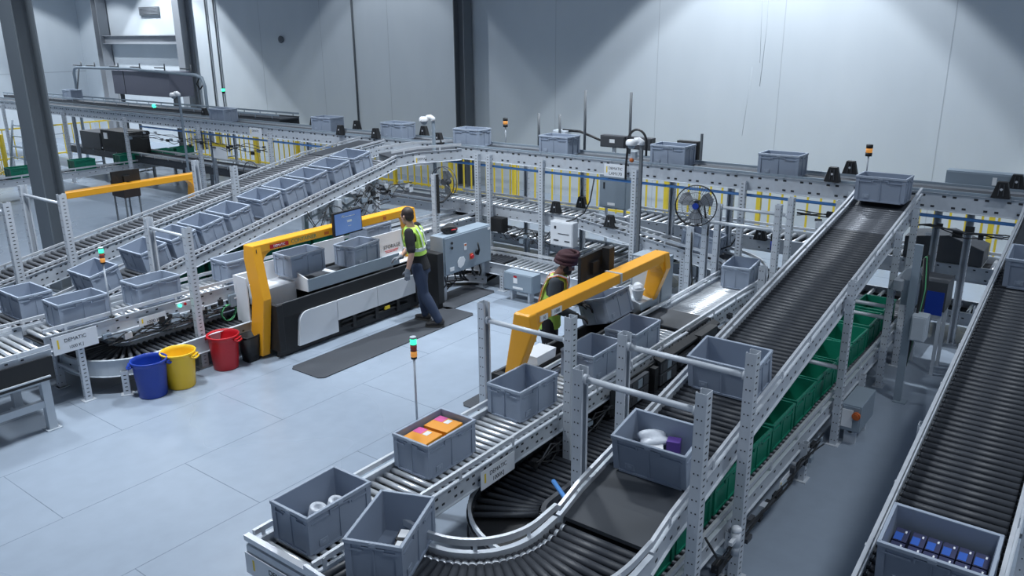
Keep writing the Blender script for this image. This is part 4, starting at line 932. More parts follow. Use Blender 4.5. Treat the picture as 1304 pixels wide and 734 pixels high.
# fan
t = thing('wall_fan', 'big black caged fan with a blue hub clamped to the goalpost frame', 'fan', (10.72, 4.83, 1.80))
Rf = Matrix(((0.80, -.55, -.22), (.56, .83, 0), (.19, -.12, .97)))   # fan looks back along its local -x
zax = Vector((-.93, -.33, .10)).normalized(); xax = Vector((0, 0, 1)).cross(zax).normalized(); yax = zax.cross(xax)
RF = Matrix((xax, yax, zax)).transposed(); fr = .29
def fp(x, y, z): return RF @ Vector((x, y, z))
b = MB()
for rr, zz, th in ((fr, 0, .008), (fr, .05, .005), (fr, -.05, .005), (fr * .66, .085, .003), (fr * .33, .095, .003)):
    b.tube([fp(rr * math.cos(a), rr * math.sin(a), zz) for a in [2 * PI * i / 36 for i in range(37)]], th, 'black', 6)
for i in range(44):
    a = 2 * PI * i / 44; c, s_ = math.cos(a), math.sin(a)
    b.tube([fp(.05 * c, .05 * s_, .10), fp(fr * .6 * c, fr * .6 * s_, .09), fp(fr * c, fr * s_, .045)], .0018, 'darkgrey', 4)
    b.tube([fp(.05 * c, .05 * s_, -.10), fp(fr * .6 * c, fr * .6 * s_, -.09), fp(fr * c, fr * s_, -.045)], .0018, 'darkgrey', 4)
b.build('cage', t, False)
for k in range(3):
    b = MB(); a0 = 2 * PI * k / 3 + .5; pts = []
    outline = [(.04, -.35), (.12, -.50), (.22, -.52), (.262, -.12), (.258, .38), (.18, .55), (.09, .50), (.04, .3)]
    vs = []
    for dz in (0, .006):
        for r_, q in outline: vs.append(fp(r_ * math.cos(a0 + q), r_ * math.sin(a0 + q), .03 * math.sin(q * 2.2) + dz))
    b.add(vs, [tuple(range(7, -1, -1)), tuple(range(8, 16))] + [(i, (i + 1) % 8, 8 + (i + 1) % 8, 8 + i) for i in range(8)], 'columnpale', False); b.build('blade', t, False)
b = MB(); b.cyl(fp(0, 0, .095), fp(0, 0, .108), .045, 'blue', 20); b.build('hub_badge', t, False)
b = MB(); b.cyl(fp(0, 0, -.22), fp(0, 0, -.06), .065, 'black', 16); b.cyl(fp(0, 0, -.06), fp(0, 0, .06), .03, 'black', 12); b.build('motor', t, False)
b = MB(); b.tube([fp(0, -.0, -.16), fp(.05, -.14, -.16), Vector((.16, -.11, -.40))], .024, 'black', 8); b.tube([fp(.0, .06, -.16), fp(.10, .0, -.2), Vector((.18, -.11, -.37))], .014, 'black', 8); b.box((.17, -.10, -.40), (.06, .06, .12), 'black'); b.build('bracket', t, False)
# second fan far left behind the camera pole, seen as a small caged disc on a post
t = thing('pedestal_fan', 'dark fan hanging beside the slim camera pole under the merge conveyor', 'fan', (10.7, 9.62, 1.66))
b = MB()
for zz in (-.04, .04): b.tube([Vector((zz, .27 * math.cos(a), .27 * math.sin(a))) for a in [2 * PI * i / 28 for i in range(29)]], .008, 'darkgrey', 6)
for i in range(30):
    a = 2 * PI * i / 30; b.tube([Vector((-.08, .04 * math.cos(a), .04 * math.sin(a))), Vector((-.04, .27 * math.cos(a), .27 * math.sin(a)))], .002, 'darkgrey', 4)
b.build('cage', t, False)
b = MB()
for k in range(3):
    a0 = 2 * PI * k / 3; vs = []
    for dz in (0, .006):
        for r_, q in ((.03, -.3), (.2, -.5), (.24, 0), (.2, .5), (.03, .3)): vs.append(Vector((.03 * math.sin(2 * q) + dz, r_ * math.cos(a0 + q), r_ * math.sin(a0 + q))))
    b.add(vs, [(4, 3, 2, 1, 0), (5, 6, 7, 8, 9)] + [(i, (i + 1) % 5, 5 + (i + 1) % 5, 5 + i) for i in range(5)], 'column')
b.build('blades', t, False)
b = MB(); b.cyl((-.02, 0, 0), (.14, 0, 0), .06, 'darkgrey', 14); b.tube([(.1, 0, 0), (.0, -.15, -.18), (-.5, -.42, -.22), (-.72, -.47, -.2)], .02, 'black', 8); b.build('bracket', t, False)
# black tapered sensor guards along the back lines
gp = thing('sensor_guard', 'x', 'sensor guard')
b = MB(); W0, W1, H0 = .105, .055, .20
vs = [(-.05, -W0, 0), (.05, -W0, 0), (.05, W0, 0), (-.05, W0, 0), (-.04, -W1, H0), (.04, -W1, H0), (.04, W1, H0), (-.04, W1, H0)]
b.add(vs, [(3, 2, 1, 0), (4, 5, 6, 7), (0, 1, 5, 4), (1, 2, 6, 5), (2, 3, 7, 6), (3, 0, 4, 7)], 'black'); b.build('cowl', gp, False, bevel=.006)
b = MB()
for s in (-1, 1): b.prism([(s * .022, .03), (s * .034, .03), (s * .026, .17), (s * .018, .17)], 0, -.056, -.046, 'darkgrey')
b.build('slots', gp, False)
b = MB(); b.cyl((-.052, 0, .11), (-.058, 0, .11), .016, 'guide', 12); b.build('sensor_eye', gp, False)
fg = True
for x, y, z, l in ((11.41, 3.18, 2.19, 'black tapered sensor guard left of the long incline top, near rail'), (12.09, 3.14, 2.19, 'black tapered sensor guard just left of the long incline top, on the far rail'), (11.41, 1.18, 2.19, 'black tapered sensor guard at far right, on the near rail'), (12.09, 1.10, 2.19, 'black tapered sensor guard at far right, on the far rail'),
    (11.41, 10.35, 2.19, 'black tapered sensor guard just right of the left camera pole'), (11.41, 12.02, 2.17, 'black tapered sensor guard at the top of the left incline, near rail'), (11.41, 13.05, 2.17, 'black tapered sensor guard left of the topmost incline tote, near rail'), (12.09, 13.3, 2.19, 'black tapered sensor guard left of the topmost incline tote, far rail'), (12.09, 11.35, 2.19, 'black tapered sensor guard just left of the left camera pole, far rail'),
    (12.09, 14.7, 2.19, 'black tapered sensor guard left of the lone tote at left'), (12.09, 18.9, 2.19, 'black tapered sensor guard on the back line near the dark wall column'), (11.55, 7.80, 1.16, 'black tapered sensor guard on the middle line, near rail, left one'), (11.53, 6.70, 1.06, 'black tapered sensor guard on the middle line, near rail, right one'), (12.26, 7.72, 1.14, 'black tapered sensor guard on the middle line, far rail'), (12.23, 4.4, 1.03, 'black tapered sensor guard on the middle line behind the goalpost frame of the fan')):
    place(gp, fg, (x, y, z + .02), 0, l, 'black sensor guards on the conveyor rails'); fg = False
# slim dark poles standing on the back line
for y, h, l in ((8.55, .62, 'short dark pole on the back line, leftmost of four'), (8.10, .62, 'short dark pole on the back line, second of four'), (7.58, 1.05, 'tall dark pole on the back line, third of four'), (6.70, 1.05, 'tall dark pole on the back line beside the arched cable')):
    b = MB(); b.cyl((12.095, y, 2.19), (12.095, y, 2.18 + h), .024, 'column', 8); b.cyl((12.095, y, 2.19), (12.095, y, 2.20), .035, 'column', 8); tag(b.build('dark_pole'), l, 'pole', 'dark poles on the back line')
b = MB(); b.tube([(12.2, 8.1, 2.52), (12.2, 7.75, 2.52), (12.2, 7.5, 2.45), (12.2, 7.2, 2.36)], .022, 'cable'); tag(b.build('cable_loom'), 'black cable loom running between the dark poles on the back line', 'cable')
conduit('light blue air pipe running under the back line from end to end', [(11.50, -2, 1.88), (11.50, 4.45, 1.88), (11.50, 9, 1.88), (11.50, 21, 1.88)], .022, 'pipeblue', 'air_pipe')
conduit('bright blue air pipe end showing below the nearest post', [(4.66, 2.95, .64), (4.86, 3.18, .60), (5.06, 3.42, .56)], .02, 'pipeblue', 'air_pipe')
conduit('thin black cable drooping behind the middle line uprights', [(11.5, 7.0, 1.9), (11.4, 7.02, 1.5), (11.36, 7.1, 1.3), (11.34, 7.3, 1.16), (11.3, 7.42, 1.12)], .012, 'cable', 'cable')
conduit('thin black cable drooping near the top of the long incline', [(11.9, 4.6, 1.75), (11.85, 4.55, 1.3), (11.8, 4.7, 1.0), (11.85, 4.9, .9)], .012, 'cable', 'cable')
t = thing('cable_coil', 'coil of green cable hanging under the left line', 'cable', (6.08, 9.5, .55))
b = MB(); b.tube([Vector((.11 * math.cos(a) * (1 + .05 * math.sin(3 * a)), .02 * math.sin(a * 1.7), .11 * math.sin(a) * (1 + .06 * math.sin(2 * a)))) for a in [2 * PI * i / 20 for i in range(61)]], .007, 'greencable', 6); b.build('coil', t, False)
enclosure('cable_junction', 'blue-grey junction boxes hanging above the green cable coil', (6.28, 9.50, .62), (.34, .07, .17), 'cab', [('white_mark', (-.08, -.04, .12), (.07, .006, .02), 'paper')])
b = MB(); b.b2(5.30, 5.5, 9.42, 9.46, .84, .90, 'guide'); tag(b.build('push_button_bar'), 'steel button bracket at the tall post behind the yellow bin', 'bracket')
b = MB(); b.cyl((5.34, 9.42, .87), (5.34, 9.40, .87), .02, 'led_green', 12); tag(b.build('green_button'), 'lit green button beside the tall post', 'button')
b = MB(); b.cyl((5.41, 9.415, .875), (5.41, 9.40, .875), .018, 'red', 12); tag(b.build('red_button'), 'red button beside the lit green button', 'button')
b = MB(); b.cyl((11.55, 3.95, 1.10), (11.55, 3.95, 1.24), .05, 'blue', 14); b.cyl((11.55, 3.95, 1.24), (11.55, 3.95, 1.34), .052, 'black', 14); b.cyl((11.55, 3.95, 0), (11.55, 3.95, 1.10), .02, 'post', 8); tag(b.build('pump_motor'), 'blue and black cylinder motor standing at the far curve', 'motor')
# far left machinery
t = thing('machine_hood', 'large mauve-grey hood box over the far end of the back line', 'cover', (14.5, 25.4, 2.34))
b = MB(); b.b2(14.15, 14.95, 23.8, 27.15, 2.34, 3.09, 'hood'); b.build('hood_body', t, bevel=.01)
b = MB(); b.b2(14.14, 14.15, 26.42, 26.44, 2.34, 3.09, 'darkgrey'); b.build('panel_joint', t)
for y in (23.9, 27.05):
    b = MB(); b.b2(14.3, 14.4, y - .05, y + .05, 0, 2.34, 'column'); b.build('leg', t)
t = thing('pipe_gantry', 'grey pipe frame arching over the mauve hood at upper left', 'pipe frame', (14.05, 24, 0))
b = MB(); b.tube([(14.05, 29.5, 0), (14.05, 29.5, 2.95), (14.05, 29.4, 3.10), (14.05, 29.2, 3.14), (14.05, 25.8, 3.16), (14.05, 22.2, 3.05), (14.05, 21.9, 2.98), (14.05, 21.8, 2.75), (14.05, 21.8, 0)], .05, 'cab', 8); b.build('main_pipe', t)
for y in (28.9, 28.0, 26.5, 25.2, 23.8, 22.4): b = MB(); b.cyl((14.05, y, 3.1), (14.05, y, 3.34), .02, 'column', 6); b.cyl((14.05, y, 3.22), (14.05, y + .55, 3.22), .02, 'column', 6); b.build('stub_pipe', t)
b = MB(); b.tube([(14.0, 29.5, 2.1), (14.0, 29.0, 3.1)], .025, 'column', 6); b.build('brace', t)
b = MB(); b.tube([(14.05, 22.0, 3.0), (14.05, 22.2, 2.8), (14.05, 22.05, 2.65), (14.05, 21.85, 2.8)], .02, 'cable', 6); b.build('cable', t)
t = thing('dark_machine', 'black box machine standing below the back line at far left', 'machine', (12.8, 24.2, 0))
b = MB(); b.b2(12.45, 13.1, 23.5, 25.1, .83, 1.46, 'black'); b.b2(12.45, 13.1, 25.2, 26.4, .83, 1.35, 'darkgrey'); b.build('body', t, bevel=.01)
b = MB(); b.b2(12.43, 12.45, 24.7, 24.9, 1.2, 1.38, 'paper'); b.build('notice', t)
t = thing('step_frame', 'pale A-shaped step ladder frame under the far back line', 'ladder', (10.9, 26.9, 0))
for y in (26.5, 27.6):
    b = MB(); b.tube([(10.7, y, 0), (10.95, y + (.25 if y < 27 else -.25), 1.75)], .035, 'cab', 8); b.build('rail', t)
b = MB()
for k in range(5): b.b2(10.72 + k * .05, 10.82 + k * .05, 26.55 + k * .04, 27.55 - k * .04, .3 + k * .32, .33 + k * .32, 'cab')
b.build('rungs', t)
t = thing('notice_board', 'white and yellow notice sheet hanging under the back line at left', 'sign', (11.38, 17.3, 1.6))
b = MB(); b.b2(11.36, 11.37, 17.05, 17.6, 1.35, 1.72, 'paper'); b.build('sheet', t)
b = MB(); b.b2(11.355, 11.36, 17.05, 17.6, 1.64, 1.72, 'fence'); b.build('yellow_header', t)
t = thing('far_fan', 'dark pedestal fan beyond the farther left incline', 'fan', (10.9, 15.5, 1.2))
b = MB(); b.tube([Vector((0, .3 * math.cos(a), .3 * math.sin(a))) for a in [2 * PI * i / 24 for i in range(25)]], .012, 'darkgrey', 6)
for i in range(24): b.tube([Vector((-.04, 0, 0)), Vector((0, .3 * math.cos(2 * PI * i / 24), .3 * math.sin(2 * PI * i / 24)))], .003, 'darkgrey', 4)
b.cyl((-.03, 0, 0), (.15, 0, 0), .06, 'black', 12); b.build('cage', t, False)
b = MB(); b.cyl((.12, 0, 0), (.12, 0, -1.2), .02, 'black', 8); b.cyl((.12, 0, -1.2), (.12, 0, -1.18), .2, 'black', 16); b.build('stand', t, False)
t = thing('dark_crate', 'dark brown crate on the floor behind the far yellow arch', 'crate', (9.6, 18.5, .35))
b = MB(); b.b2(9.35, 9.75, 18.2, 18.75, .62, .98, 'hair'); b.build('crate_body', t, bevel=.01)
for x in (9.38, 9.72):
    for y in (18.24, 18.71): b = MB(); b.b2(x - .015, x + .015, y - .015, y + .015, 0, .62, 'column'); b.build('leg', t)
b = MB(); b.cyl((7.7, 21.7, .9), (7.7, 21.4, .9), .12, 'red', 14); b.b2(7.66, 7.74, 21.6, 21.9, 0, .9, 'column'); tag(b.build('red_beacon'), 'small red device on a post left of the big column', 'beacon')

# ------------------------------------------------------------------ printed sign plates
def plate(label, o, xd, nd, w, h, l1, l2, s1, s2):
    xd = Vector(xd).normalized(); nd = Vector(nd).normalized(); o = Vector(o)
    t = thing('sign_plate', label, 'sign', o)
    b = MB(); R = Matrix((xd, nd.cross(xd), nd)).transposed(); b.box(o, (w, h, .006), 'white', R); b.build('panel', t)
    up = nd.cross(xd)
    if l1: text_mesh('maker_name', l1, s1, 'ink', frame(o + up * h * .16 + nd * .004, xd, nd), t)
    if l2: text_mesh('plate_number', l2, s2, 'ink', frame(o - up * h * .25 + nd * .004, xd, nd), t)
    b = MB(); b.box(o - xd * w * .38 + nd * .0036 + up * h * .05, (.02, h * .5, .002), 'fence', R); b.build('colour_mark', t)
    return t
plate('white sign plate lettered DEMATIC at the near end of the left line', (4.02, 9.462, .79), (1, 0, 0), (0, -1, 0), .52, .22, 'DEMATIC', '1000 K J', .06, .05)
plate('white sign plate lettered DEMATIC on the near side of the front line', (4.78, 3.795, .665), (1, 0, 0), (0, -1, 0), .46, .17, 'DEMATIC', '1000KJ', .055, .055)
plate('white sign plate lettered DEMATIC on the end of the front line', (2.79, 4.12, .62), (0, -1, 0), (-1, 0, 0), .78, .17, 'DEMATIC', '1000 K', .06, .055)
plate('white sign plate on the high back line beside the camera pole', (11.396, 6.55, 2.05), (0, -1, 0), (-1, 0, 0), .42, .20, 'DEMATIC', 'LAM170', .06, .07)
plate('white sign plate on the middle line near the right sensor guard', (11.52, 7.62, 1.03), (0, -1, 0), (-1, 0, 0), .40, .17, 'DEMATIC', 'LAM150', .06, .06)
plate('white sign plate on the side of the merge under the left camera pole', (10.62, 10.01, 2.02), (.86, -.5, 0), (-.5, -.86, 0), .34, .17, 'DEMATIC', '', .055, .05)
plate('white sign plate on the high back line above the notice sheet', (11.396, 15.9, 2.06), (0, -1, 0), (-1, 0, 0), .45, .2, 'DEMATIC', '', .06, .05)
plate('small white plate with print under the left line', (5.0, 9.50, .77), (1, 0, 0), (0, -1, 0), .36, .11, '', '1000 K', .05, .06)
plate('small barcode plate on the low side of the green tote conveyor', (6.55, 1.955, .36), (1, 0, 0), (0, -1, 0), .24, .10, '', '1204', .05, .04)
# clutter on the underside of the lines: pneumatic bodies and cable bundles
def clutter(label, x0, x1, y, z0, z1, seed, name='valve_bank', ax='x', n=14):
    rnd = random.Random(seed); t = thing(name, label, 'valves', (x0, y, z0) if ax == 'x' else (y, x0, z0))
    c = MB()
    for k in range(n):
        u = x0 + (x1 - x0) * (k + rnd.random() * .6) / n; z = rnd.uniform(z0, z1); d = (rnd.uniform(.04, .12), rnd.uniform(.03, .06), rnd.uniform(.03, .08)); m = rnd.choice(['black', 'darkgrey', 'galv', 'cab', 'black'])
        v = y + rnd.uniform(-.02, .02); b = MB()
        b.box((u, v, z) if ax == 'x' else (v, u, z), d if ax == 'x' else (d[1], d[0], d[2]), m); b.build('valve_body', t)
    for k in range(4):
        c = MB()
        pts = []
        for j in range(9):
            u = x0 + (x1 - x0) * j / 8; v = y - .02 + rnd.uniform(-.02, .02); z = (z0 + z1) / 2 + rnd.uniform(-.5, .5) * (z1 - z0)
            pts.append((u, v, z) if ax == 'x' else (v, u, z))
        c.tube(pts, .008, ['cable', 'darkgrey', 'cable', 'cable'][k], 5); c.build('hose', t)
clutter('row of valves and hoses along the underside of the left line', 4.4, 6.2, 9.52, .58, .74, 1)
clutter('row of valves and hoses under the left end of the station', 8.0, 9.8, 10.1, 1.15, 1.6, 2)
clutter('valves and hoses hanging under the top of the left incline', 9.0, 10.4, 10.12, 1.45, 1.8, 12)
clutter('row of valves and hoses along the near side of the front line', 5.3, 7.4, 3.80, .38, .58, 3)
clutter('valves and hoses along the near side of the front line past the black cover', 8.9, 10.5, 3.80, .45, .62, 4)
clutter('hoses and brackets along the outer side of the green tote conveyor', 5.0, 7.6, 1.95, .27, .40, 5, n=18)
clutter('hoses under the high back line at the far left', 15.5, 21.5, 11.38, 1.55, 1.8, 6, ax='y', n=24)
clutter('hoses under the right end of the high back line', .2, 3.6, 11.38, 1.65, 1.8, 7, ax='y', n=20)
clutter('hoses under the middle line', 7.7, 9.2, 11.5, .55, .85, 8, ax='y', n=14)

# ------------------------------------------------------------------ people
def remeshed(b, name, parent, voxel, smooth=4):
    o = b.build(name, parent, False)
    md = o.modifiers.new('remesh', 'REMESH'); md.mode = 'VOXEL'; md.voxel_size = voxel; md.use_smooth_shade = True
    sm = o.modifiers.new('smooth', 'SMOOTH'); sm.factor = .5; sm.iterations = smooth
    return o
def loft(b, rings, m, n=20):
    """rings: (centre, half width x, half depth y, forward tilt) stacked along the body"""
    vs = []
    for c, rx, ry, *r in rings:
        yaw = r[0] if r else 0
        for i in range(n):
            a = 2 * PI * i / n; ca, sa = math.cos(a), math.sin(a)
            px = rx * math.copysign(abs(ca) ** .85, ca); py = ry * math.copysign(abs(sa) ** .85, sa)
            vs.append((c[0] + px * math.cos(yaw) - py * math.sin(yaw), c[1] + px * math.sin(yaw) + py * math.cos(yaw), c[2]))
    fs = []
    for j in range(len(rings) - 1):
        for i in range(n): fs.append((j * n + i, j * n + (i + 1) % n, (j + 1) * n + (i + 1) % n, (j + 1) * n + i))
    b.add(vs, fs, m, True); b.add(vs, [tuple(range(n - 1, -1, -1)), tuple(range((len(rings) - 1) * n, len(rings) * n))], m)
def limb(b, pts, rad, m, sub=6):
    """tapered limb through joints with rounded joint balls"""
    for i in range(len(pts) - 1):
        p, q = Vector(pts[i]), Vector(pts[i + 1]); r0, r1 = rad[i], rad[i + 1]
        ps = [p.lerp(q, k / sub) for k in range(sub + 1)]
        bulge = .10 if i % 2 == 0 else .14
        rs = [r0 + (r1 - r0) * k / sub + bulge * max(r0, r1) * math.sin(PI * min(1, k / sub * 1.25)) * (1 if k / sub < .8 else .3) for k in range(sub + 1)]
        b.tube(ps, rs, m, 14)
    for p, r in zip(pts, rad): b.ell(p, (r, r, r), m)
def hand(b, wrist, d, side, m, curl=.5, palm_n=None, scale=1.0):
    """palm with five separate curled fingers; d: direction of the hand, palm_n: palm normal"""
    d = Vector(d).normalized(); pn = Vector(palm_n).normalized(); pn = (pn - d * pn.dot(d)).normalized(); w = d.cross(pn) * side
    W = Vector(wrist); R = Matrix((w, pn, d)).transposed(); s = scale
    b.ell(W + d * .05 * s, (.042 * s, .017 * s, .058 * s), m, R)
    for k, (off, ln, r) in enumerate(((-.030, .070, .0088), (-.010, .082, .0092), (.010, .077, .0090), (.029, .060, .0080))):
        p = W + d * .088 * s + w * off * s; pts = [p - d * .03 * s]; a = 0; q = p; pts.append(q)
        for seg in (.45, .32, .23):
            a += curl; q = q + (d * math.cos(a) + pn * math.sin(a) + w * off * .6) * ln * seg * s * 1.05; pts.append(q)
        b.tube(pts, [r * 1.05 * s, r * s, r * s * .97, r * s * .92, r * s * .75], m, 8); b.ell(pts[-1], (r * .75 * s,) * 3, m, None, 8, 6)
    p = W + d * .03 * s - w * .035 * s; pts = [p + w * .02 * s, p, p + (d * .6 - w * .6 + pn * .35).normalized() * .034 * s, p + (d * .6 - w * .6 + pn * .35).normalized() * .034 * s + (d * .9 - w * .1 + pn * .4).normalized() * .028 * s]
    b.tube(pts, [.014 * s, .013 * s, .0105 * s, .008 * s], m, 8)
def head(b, c, R, m, s=1.0):
    C = Vector(c)
    def P(x, y, z): return C + R @ Vector((x * s, y * s, z * s))
    b.ell(P(0, -.012, .035), (.077 * s, .098 * s, .092 * s), m, R, 20, 14)      # cranium
    b.ell(P(0, .020, -.035), (.064 * s, .074 * s, .085 * s), m, R, 20, 14)      # face
    b.ell(P(0, .055, -.095), (.034 * s, .032 * s, .026 * s), m, R)               # chin
    b.ell(P(0, .030, -.080), (.056 * s, .050 * s, .036 * s), m, R)               # jaw
    b.ell(P(0, .085, .022), (.052 * s, .014 * s, .012 * s), m, R)                # brow
    b.ell(P(0, .098, -.022), (.012 * s, .022 * s, .030 * s), m, R); b.ell(P(0, .112, -.040), (.016 * s, .014 * s, .012 * s), m, R)   # nose
    b.ell(P(0, .090, -.068), (.026 * s, .010 * s, .008 * s), m, R); b.ell(P(0, .088, -.080), (.022 * s, .010 * s, .008 * s), m, R)   # lips
    for q in (-1, 1):
        b.ell(P(q * .042, .062, -.032), (.020 * s, .018 * s, .018 * s), m, R)    # cheek
        b.ell(P(q * .079, -.008, -.012), (.010 * s, .020 * s, .032 * s), m, R); b.ell(P(q * .086, -.018, .002), (.010 * s, .016 * s, .020 * s), m, R)  # ear
def face_parts(parent, c, R, s, iris='ink', brow='hair'):
    C = Vector(c)
    def P(x, y, z): return C + R @ Vector((x * s, y * s, z * s))
    for q in (-1, 1):
        b = MB(); b.ell(P(q * .031, .083, .004), (.012 * s, .011 * s, .009 * s), 'paper', R, 10, 8); b.ell(P(q * .031, .092, .004), (.005 * s, .004 * s, .005 * s), iris, R, 8, 6); b.build('eye', parent, False)
        b = MB(); b.ell(P(q * .031, .096, .026), (.021 * s, .007 * s, .005 * s), brow, R, 10, 6); b.build('eyebrow', parent, False)
    b = MB(); b.ell(P(0, .099, -.074), (.022 * s, .004 * s, .002 * s), 'redlens', R, 10, 6); b.build('mouth', parent, False)
def shoe(b, bs, ankle, yaw, L=.285):
    A = Vector(ankle); R = Matrix.Rotation(yaw, 3, 'Z')
    def P(x, y, z): return Vector((A.x, A.y, 0)) + R @ Vector((x, y, z))
    b.ell(P(0, -.035, .065), (.042, .058, .055), 'shoe', R); b.ell(P(0, .06, .050), (.046, .105, .042), 'shoe', R); b.ell(P(0, .135, .042), (.046, .062, .034), 'shoe', R); b.tube([P(0, -.02, .05), P(0, -.02, .13)], [.05, .047], 'shoe', 12)
    out = [(-.035, -.085), (.035, -.085), (.046, -.03), (.045, .05), (.052, .12), (.042, .18), (.0, .20), (-.042, .18), (-.052, .12), (-.045, .05), (-.046, -.03)]
    vs = [P(x, y, z) for z in (.0, .026) for x, y in out]; n = len(out)
    bs.add(vs, [tuple(range(n - 1, -1, -1)), tuple(range(n, 2 * n))] + [(i, (i + 1) % n, n + (i + 1) % n, n + i) for i in range(n)], 'sole')

# --- left operator: stands leaning a little forward, seen from behind his left side, arm hanging
def operator_left(x, y, az):
    t = thing('person', 'person in lime vest, black shirt and jeans standing at the left station', 'person', (x, y, .014), az - PI / 2)
    lean = lambda z: .02 + max(0, z - .1) * .20
    hipL, hipR = Vector((-.095, lean(.93), .93)), Vector((.095, lean(.93) + .0, .93))
    kneL, kneR = Vector((-.115, .11, .50)), Vector((.105, .20, .50))
    ankL, ankR = Vector((-.13, -.10, .09)), Vector((.12, .16, .09))
    sh = 1.44; yS = lean(sh) - .02
    shL, shR = Vector((-.205, yS, sh)), Vector((.205, yS, sh))
    elL, elR = Vector((-.285, yS - .05, 1.15)), Vector((.25, yS + .10, 1.16))
    wrL, wrR = Vector((-.275, yS + .02, .90)), Vector((.10, yS + .23, .99))
    hc = Vector((0, lean(1.63) + .02, 1.635)); RH = Matrix.Rotation(-.5, 3, 'Z') @ Matrix.Rotation(-.12, 3, 'X')
    b = MB(); m = 'skin'
    loft(b, [((0, lean(z), z), rx, ry) for z, rx, ry in ((.86, .15, .11), (.94, .155, .115), (1.05, .135, .10), (1.20, .145, .105), (1.32, .16, .11), (1.42, .15, .09), (1.47, .09, .07))], m)
    limb(b, [shL, elL, wrL], [.054, .042, .030], m); limb(b, [shR, elR, wrR], [.054, .042, .030], m)
    limb(b, [hipL, kneL, ankL], [.085, .056, .040], m); limb(b, [hipR, kneR, ankR], [.085, .056, .040], m)
    b.tube([(0, lean(1.42), 1.42), (0, lean(1.5), 1.5), hc + Vector((0, -.02, -.06))], [.075, .058, .060], m, 14); head(b, hc, RH, m)
    hand(b, wrL, (0, .12, -1), 1, m, .28, (1, .2, 0)); hand(b, wrR, (-.2, 1, -.25), -1, m, .45, (0, -.2, -1))
    body = remeshed(b, 'body', t, .0075)
    b = MB()
    loft(b, [((0, lean(z), z), rx, ry) for z, rx, ry in ((.86, .178, .140), (.92, .176, .136), (.98, .168, .128), (1.10, .155, .118), (1.22, .162, .122), (1.34, .178, .125), (1.42, .165, .105), (1.475, .105, .08))], 'shirt')
    for s_, e_ in ((shL, elL), (shR, elR)):
        q = s_.lerp(e_, .82); limb(b, [s_, q], [.068, .066], 'shirt')
    remeshed(b, 'shirt', t, .010)
    b = MB()
    loft(b, [((0, lean(z) + dy, z), rx, ry) for z, rx, ry, dy in ((1.08, .175, .138, 0), (1.16, .174, .138, 0), (1.26, .174, .138, 0), (1.36, .150, .138, 0), (1.43, .135, .118, 0), (1.482, .115, .092, 0))], 'vest')
    remeshed(b, 'vest', t, .010, 2)
    b = MB(); loft(b, [((0, lean(z), z), .181, .144) for z in (1.145, 1.195)], 'vestband'); b.build('reflective_band', t, False)
    for sx in (-1, 1):
        for fy in (-1, 1):
            b = MB(); vs = []
            pts = [Vector((sx * .085, lean(z) + fy * ry, z)) for z, ry in ((1.20, .143), (1.30, .143), (1.38, .137), (1.44, .118), (1.475, .098))]
            for p in pts: vs += [p + Vector((-.022, 0, 0)), p + Vector((.022, 0, 0)), p + Vector((.022, fy * .006, 0)), p + Vector((-.022, fy * .006, 0))]
            b.add(vs, [(i * 4 + k, i * 4 + (k + 1) % 4, i * 4 + 4 + (k + 1) % 4, i * 4 + 4 + k) for i in range(4) for k in range(4)], 'vestband')
            b.build('reflective_strip', t, False)
        b = MB()   # lime armhole edging seen around the sleeve
        b.tube([Vector((sx * (.150 + .035 * math.sin(a)), lean(1.30) + .10 * math.cos(a) * 1.0, 1.32 + .13 * math.sin(a - .3))) for a in [2 * PI * i / 20 for i in range(21)]], .016, 'vest', 6); b.build('armhole_edge', t, False)
    b = MB(); loft(b, [((0, lean(z), z), rx, ry) for z, rx, ry in ((.80, .165, .128), (.88, .172, .132), (.93, .165, .125))], 'jeans')
    limb(b, [hipL + Vector((0, 0, -.02)), kneL, ankL + Vector((0, .0, .02))], [.102, .076, .066], 'jeans'); limb(b, [hipR + Vector((0, 0, -.02)), kneR, ankR + Vector((0, 0, .02))], [.102, .076, .066], 'jeans')
    remeshed(b, 'jeans', t, .010)
    b = MB(); loft(b, [((0, lean(z), z), .160, .122) for z in (.90, .93)], 'black'); b.build('belt', t, False)
    for a, yaw in ((ankL, .15), (ankR, -.35)):
        b = MB(); bs = MB(); shoe(b, bs, a, yaw); o = remeshed(b, 'shoe', t, .008, 2); bs.build('sole', o, False)
    b = MB(); hand(b, wrL, (0, .12, -1), 1, 'glove', .30, (1, .2, 0), 1.12); b.tube([wrL + Vector((0, 0, .03)), wrL + Vector((0, .01, -.03))], [.036, .036], 'glove', 12); remeshed(b, 'glove', t, .006, 2)
    b = MB(); hand(b, wrR, (-.2, 1, -.25), -1, 'glove', .45, (0, -.2, -1), 1.12); b.tube([wrR + Vector((.006, -.03, .01)), wrR + Vector((0, .03, -.01))], [.036, .036], 'glove', 12); remeshed(b, 'glove', t, .006, 2)
    b = MB()
    def P(x_, y_, z_): return hc + RH @ Vector((x_, y_, z_))
    b.ell(P(0, -.022, .048), (.083, .098, .090), 'hair', RH, 20, 14); b.ell(P(0, -.052, -.005), (.074, .062, .075), 'hair', RH)
    for q in (-1, 1): b.ell(P(q * .070, .012, .02), (.014, .03, .045), 'hair', RH)
    remeshed(b, 'hair', t, .007, 2)
    face_parts(t, hc, RH, 1.0)
operator_left(8.50, 7.93, math.radians(118))

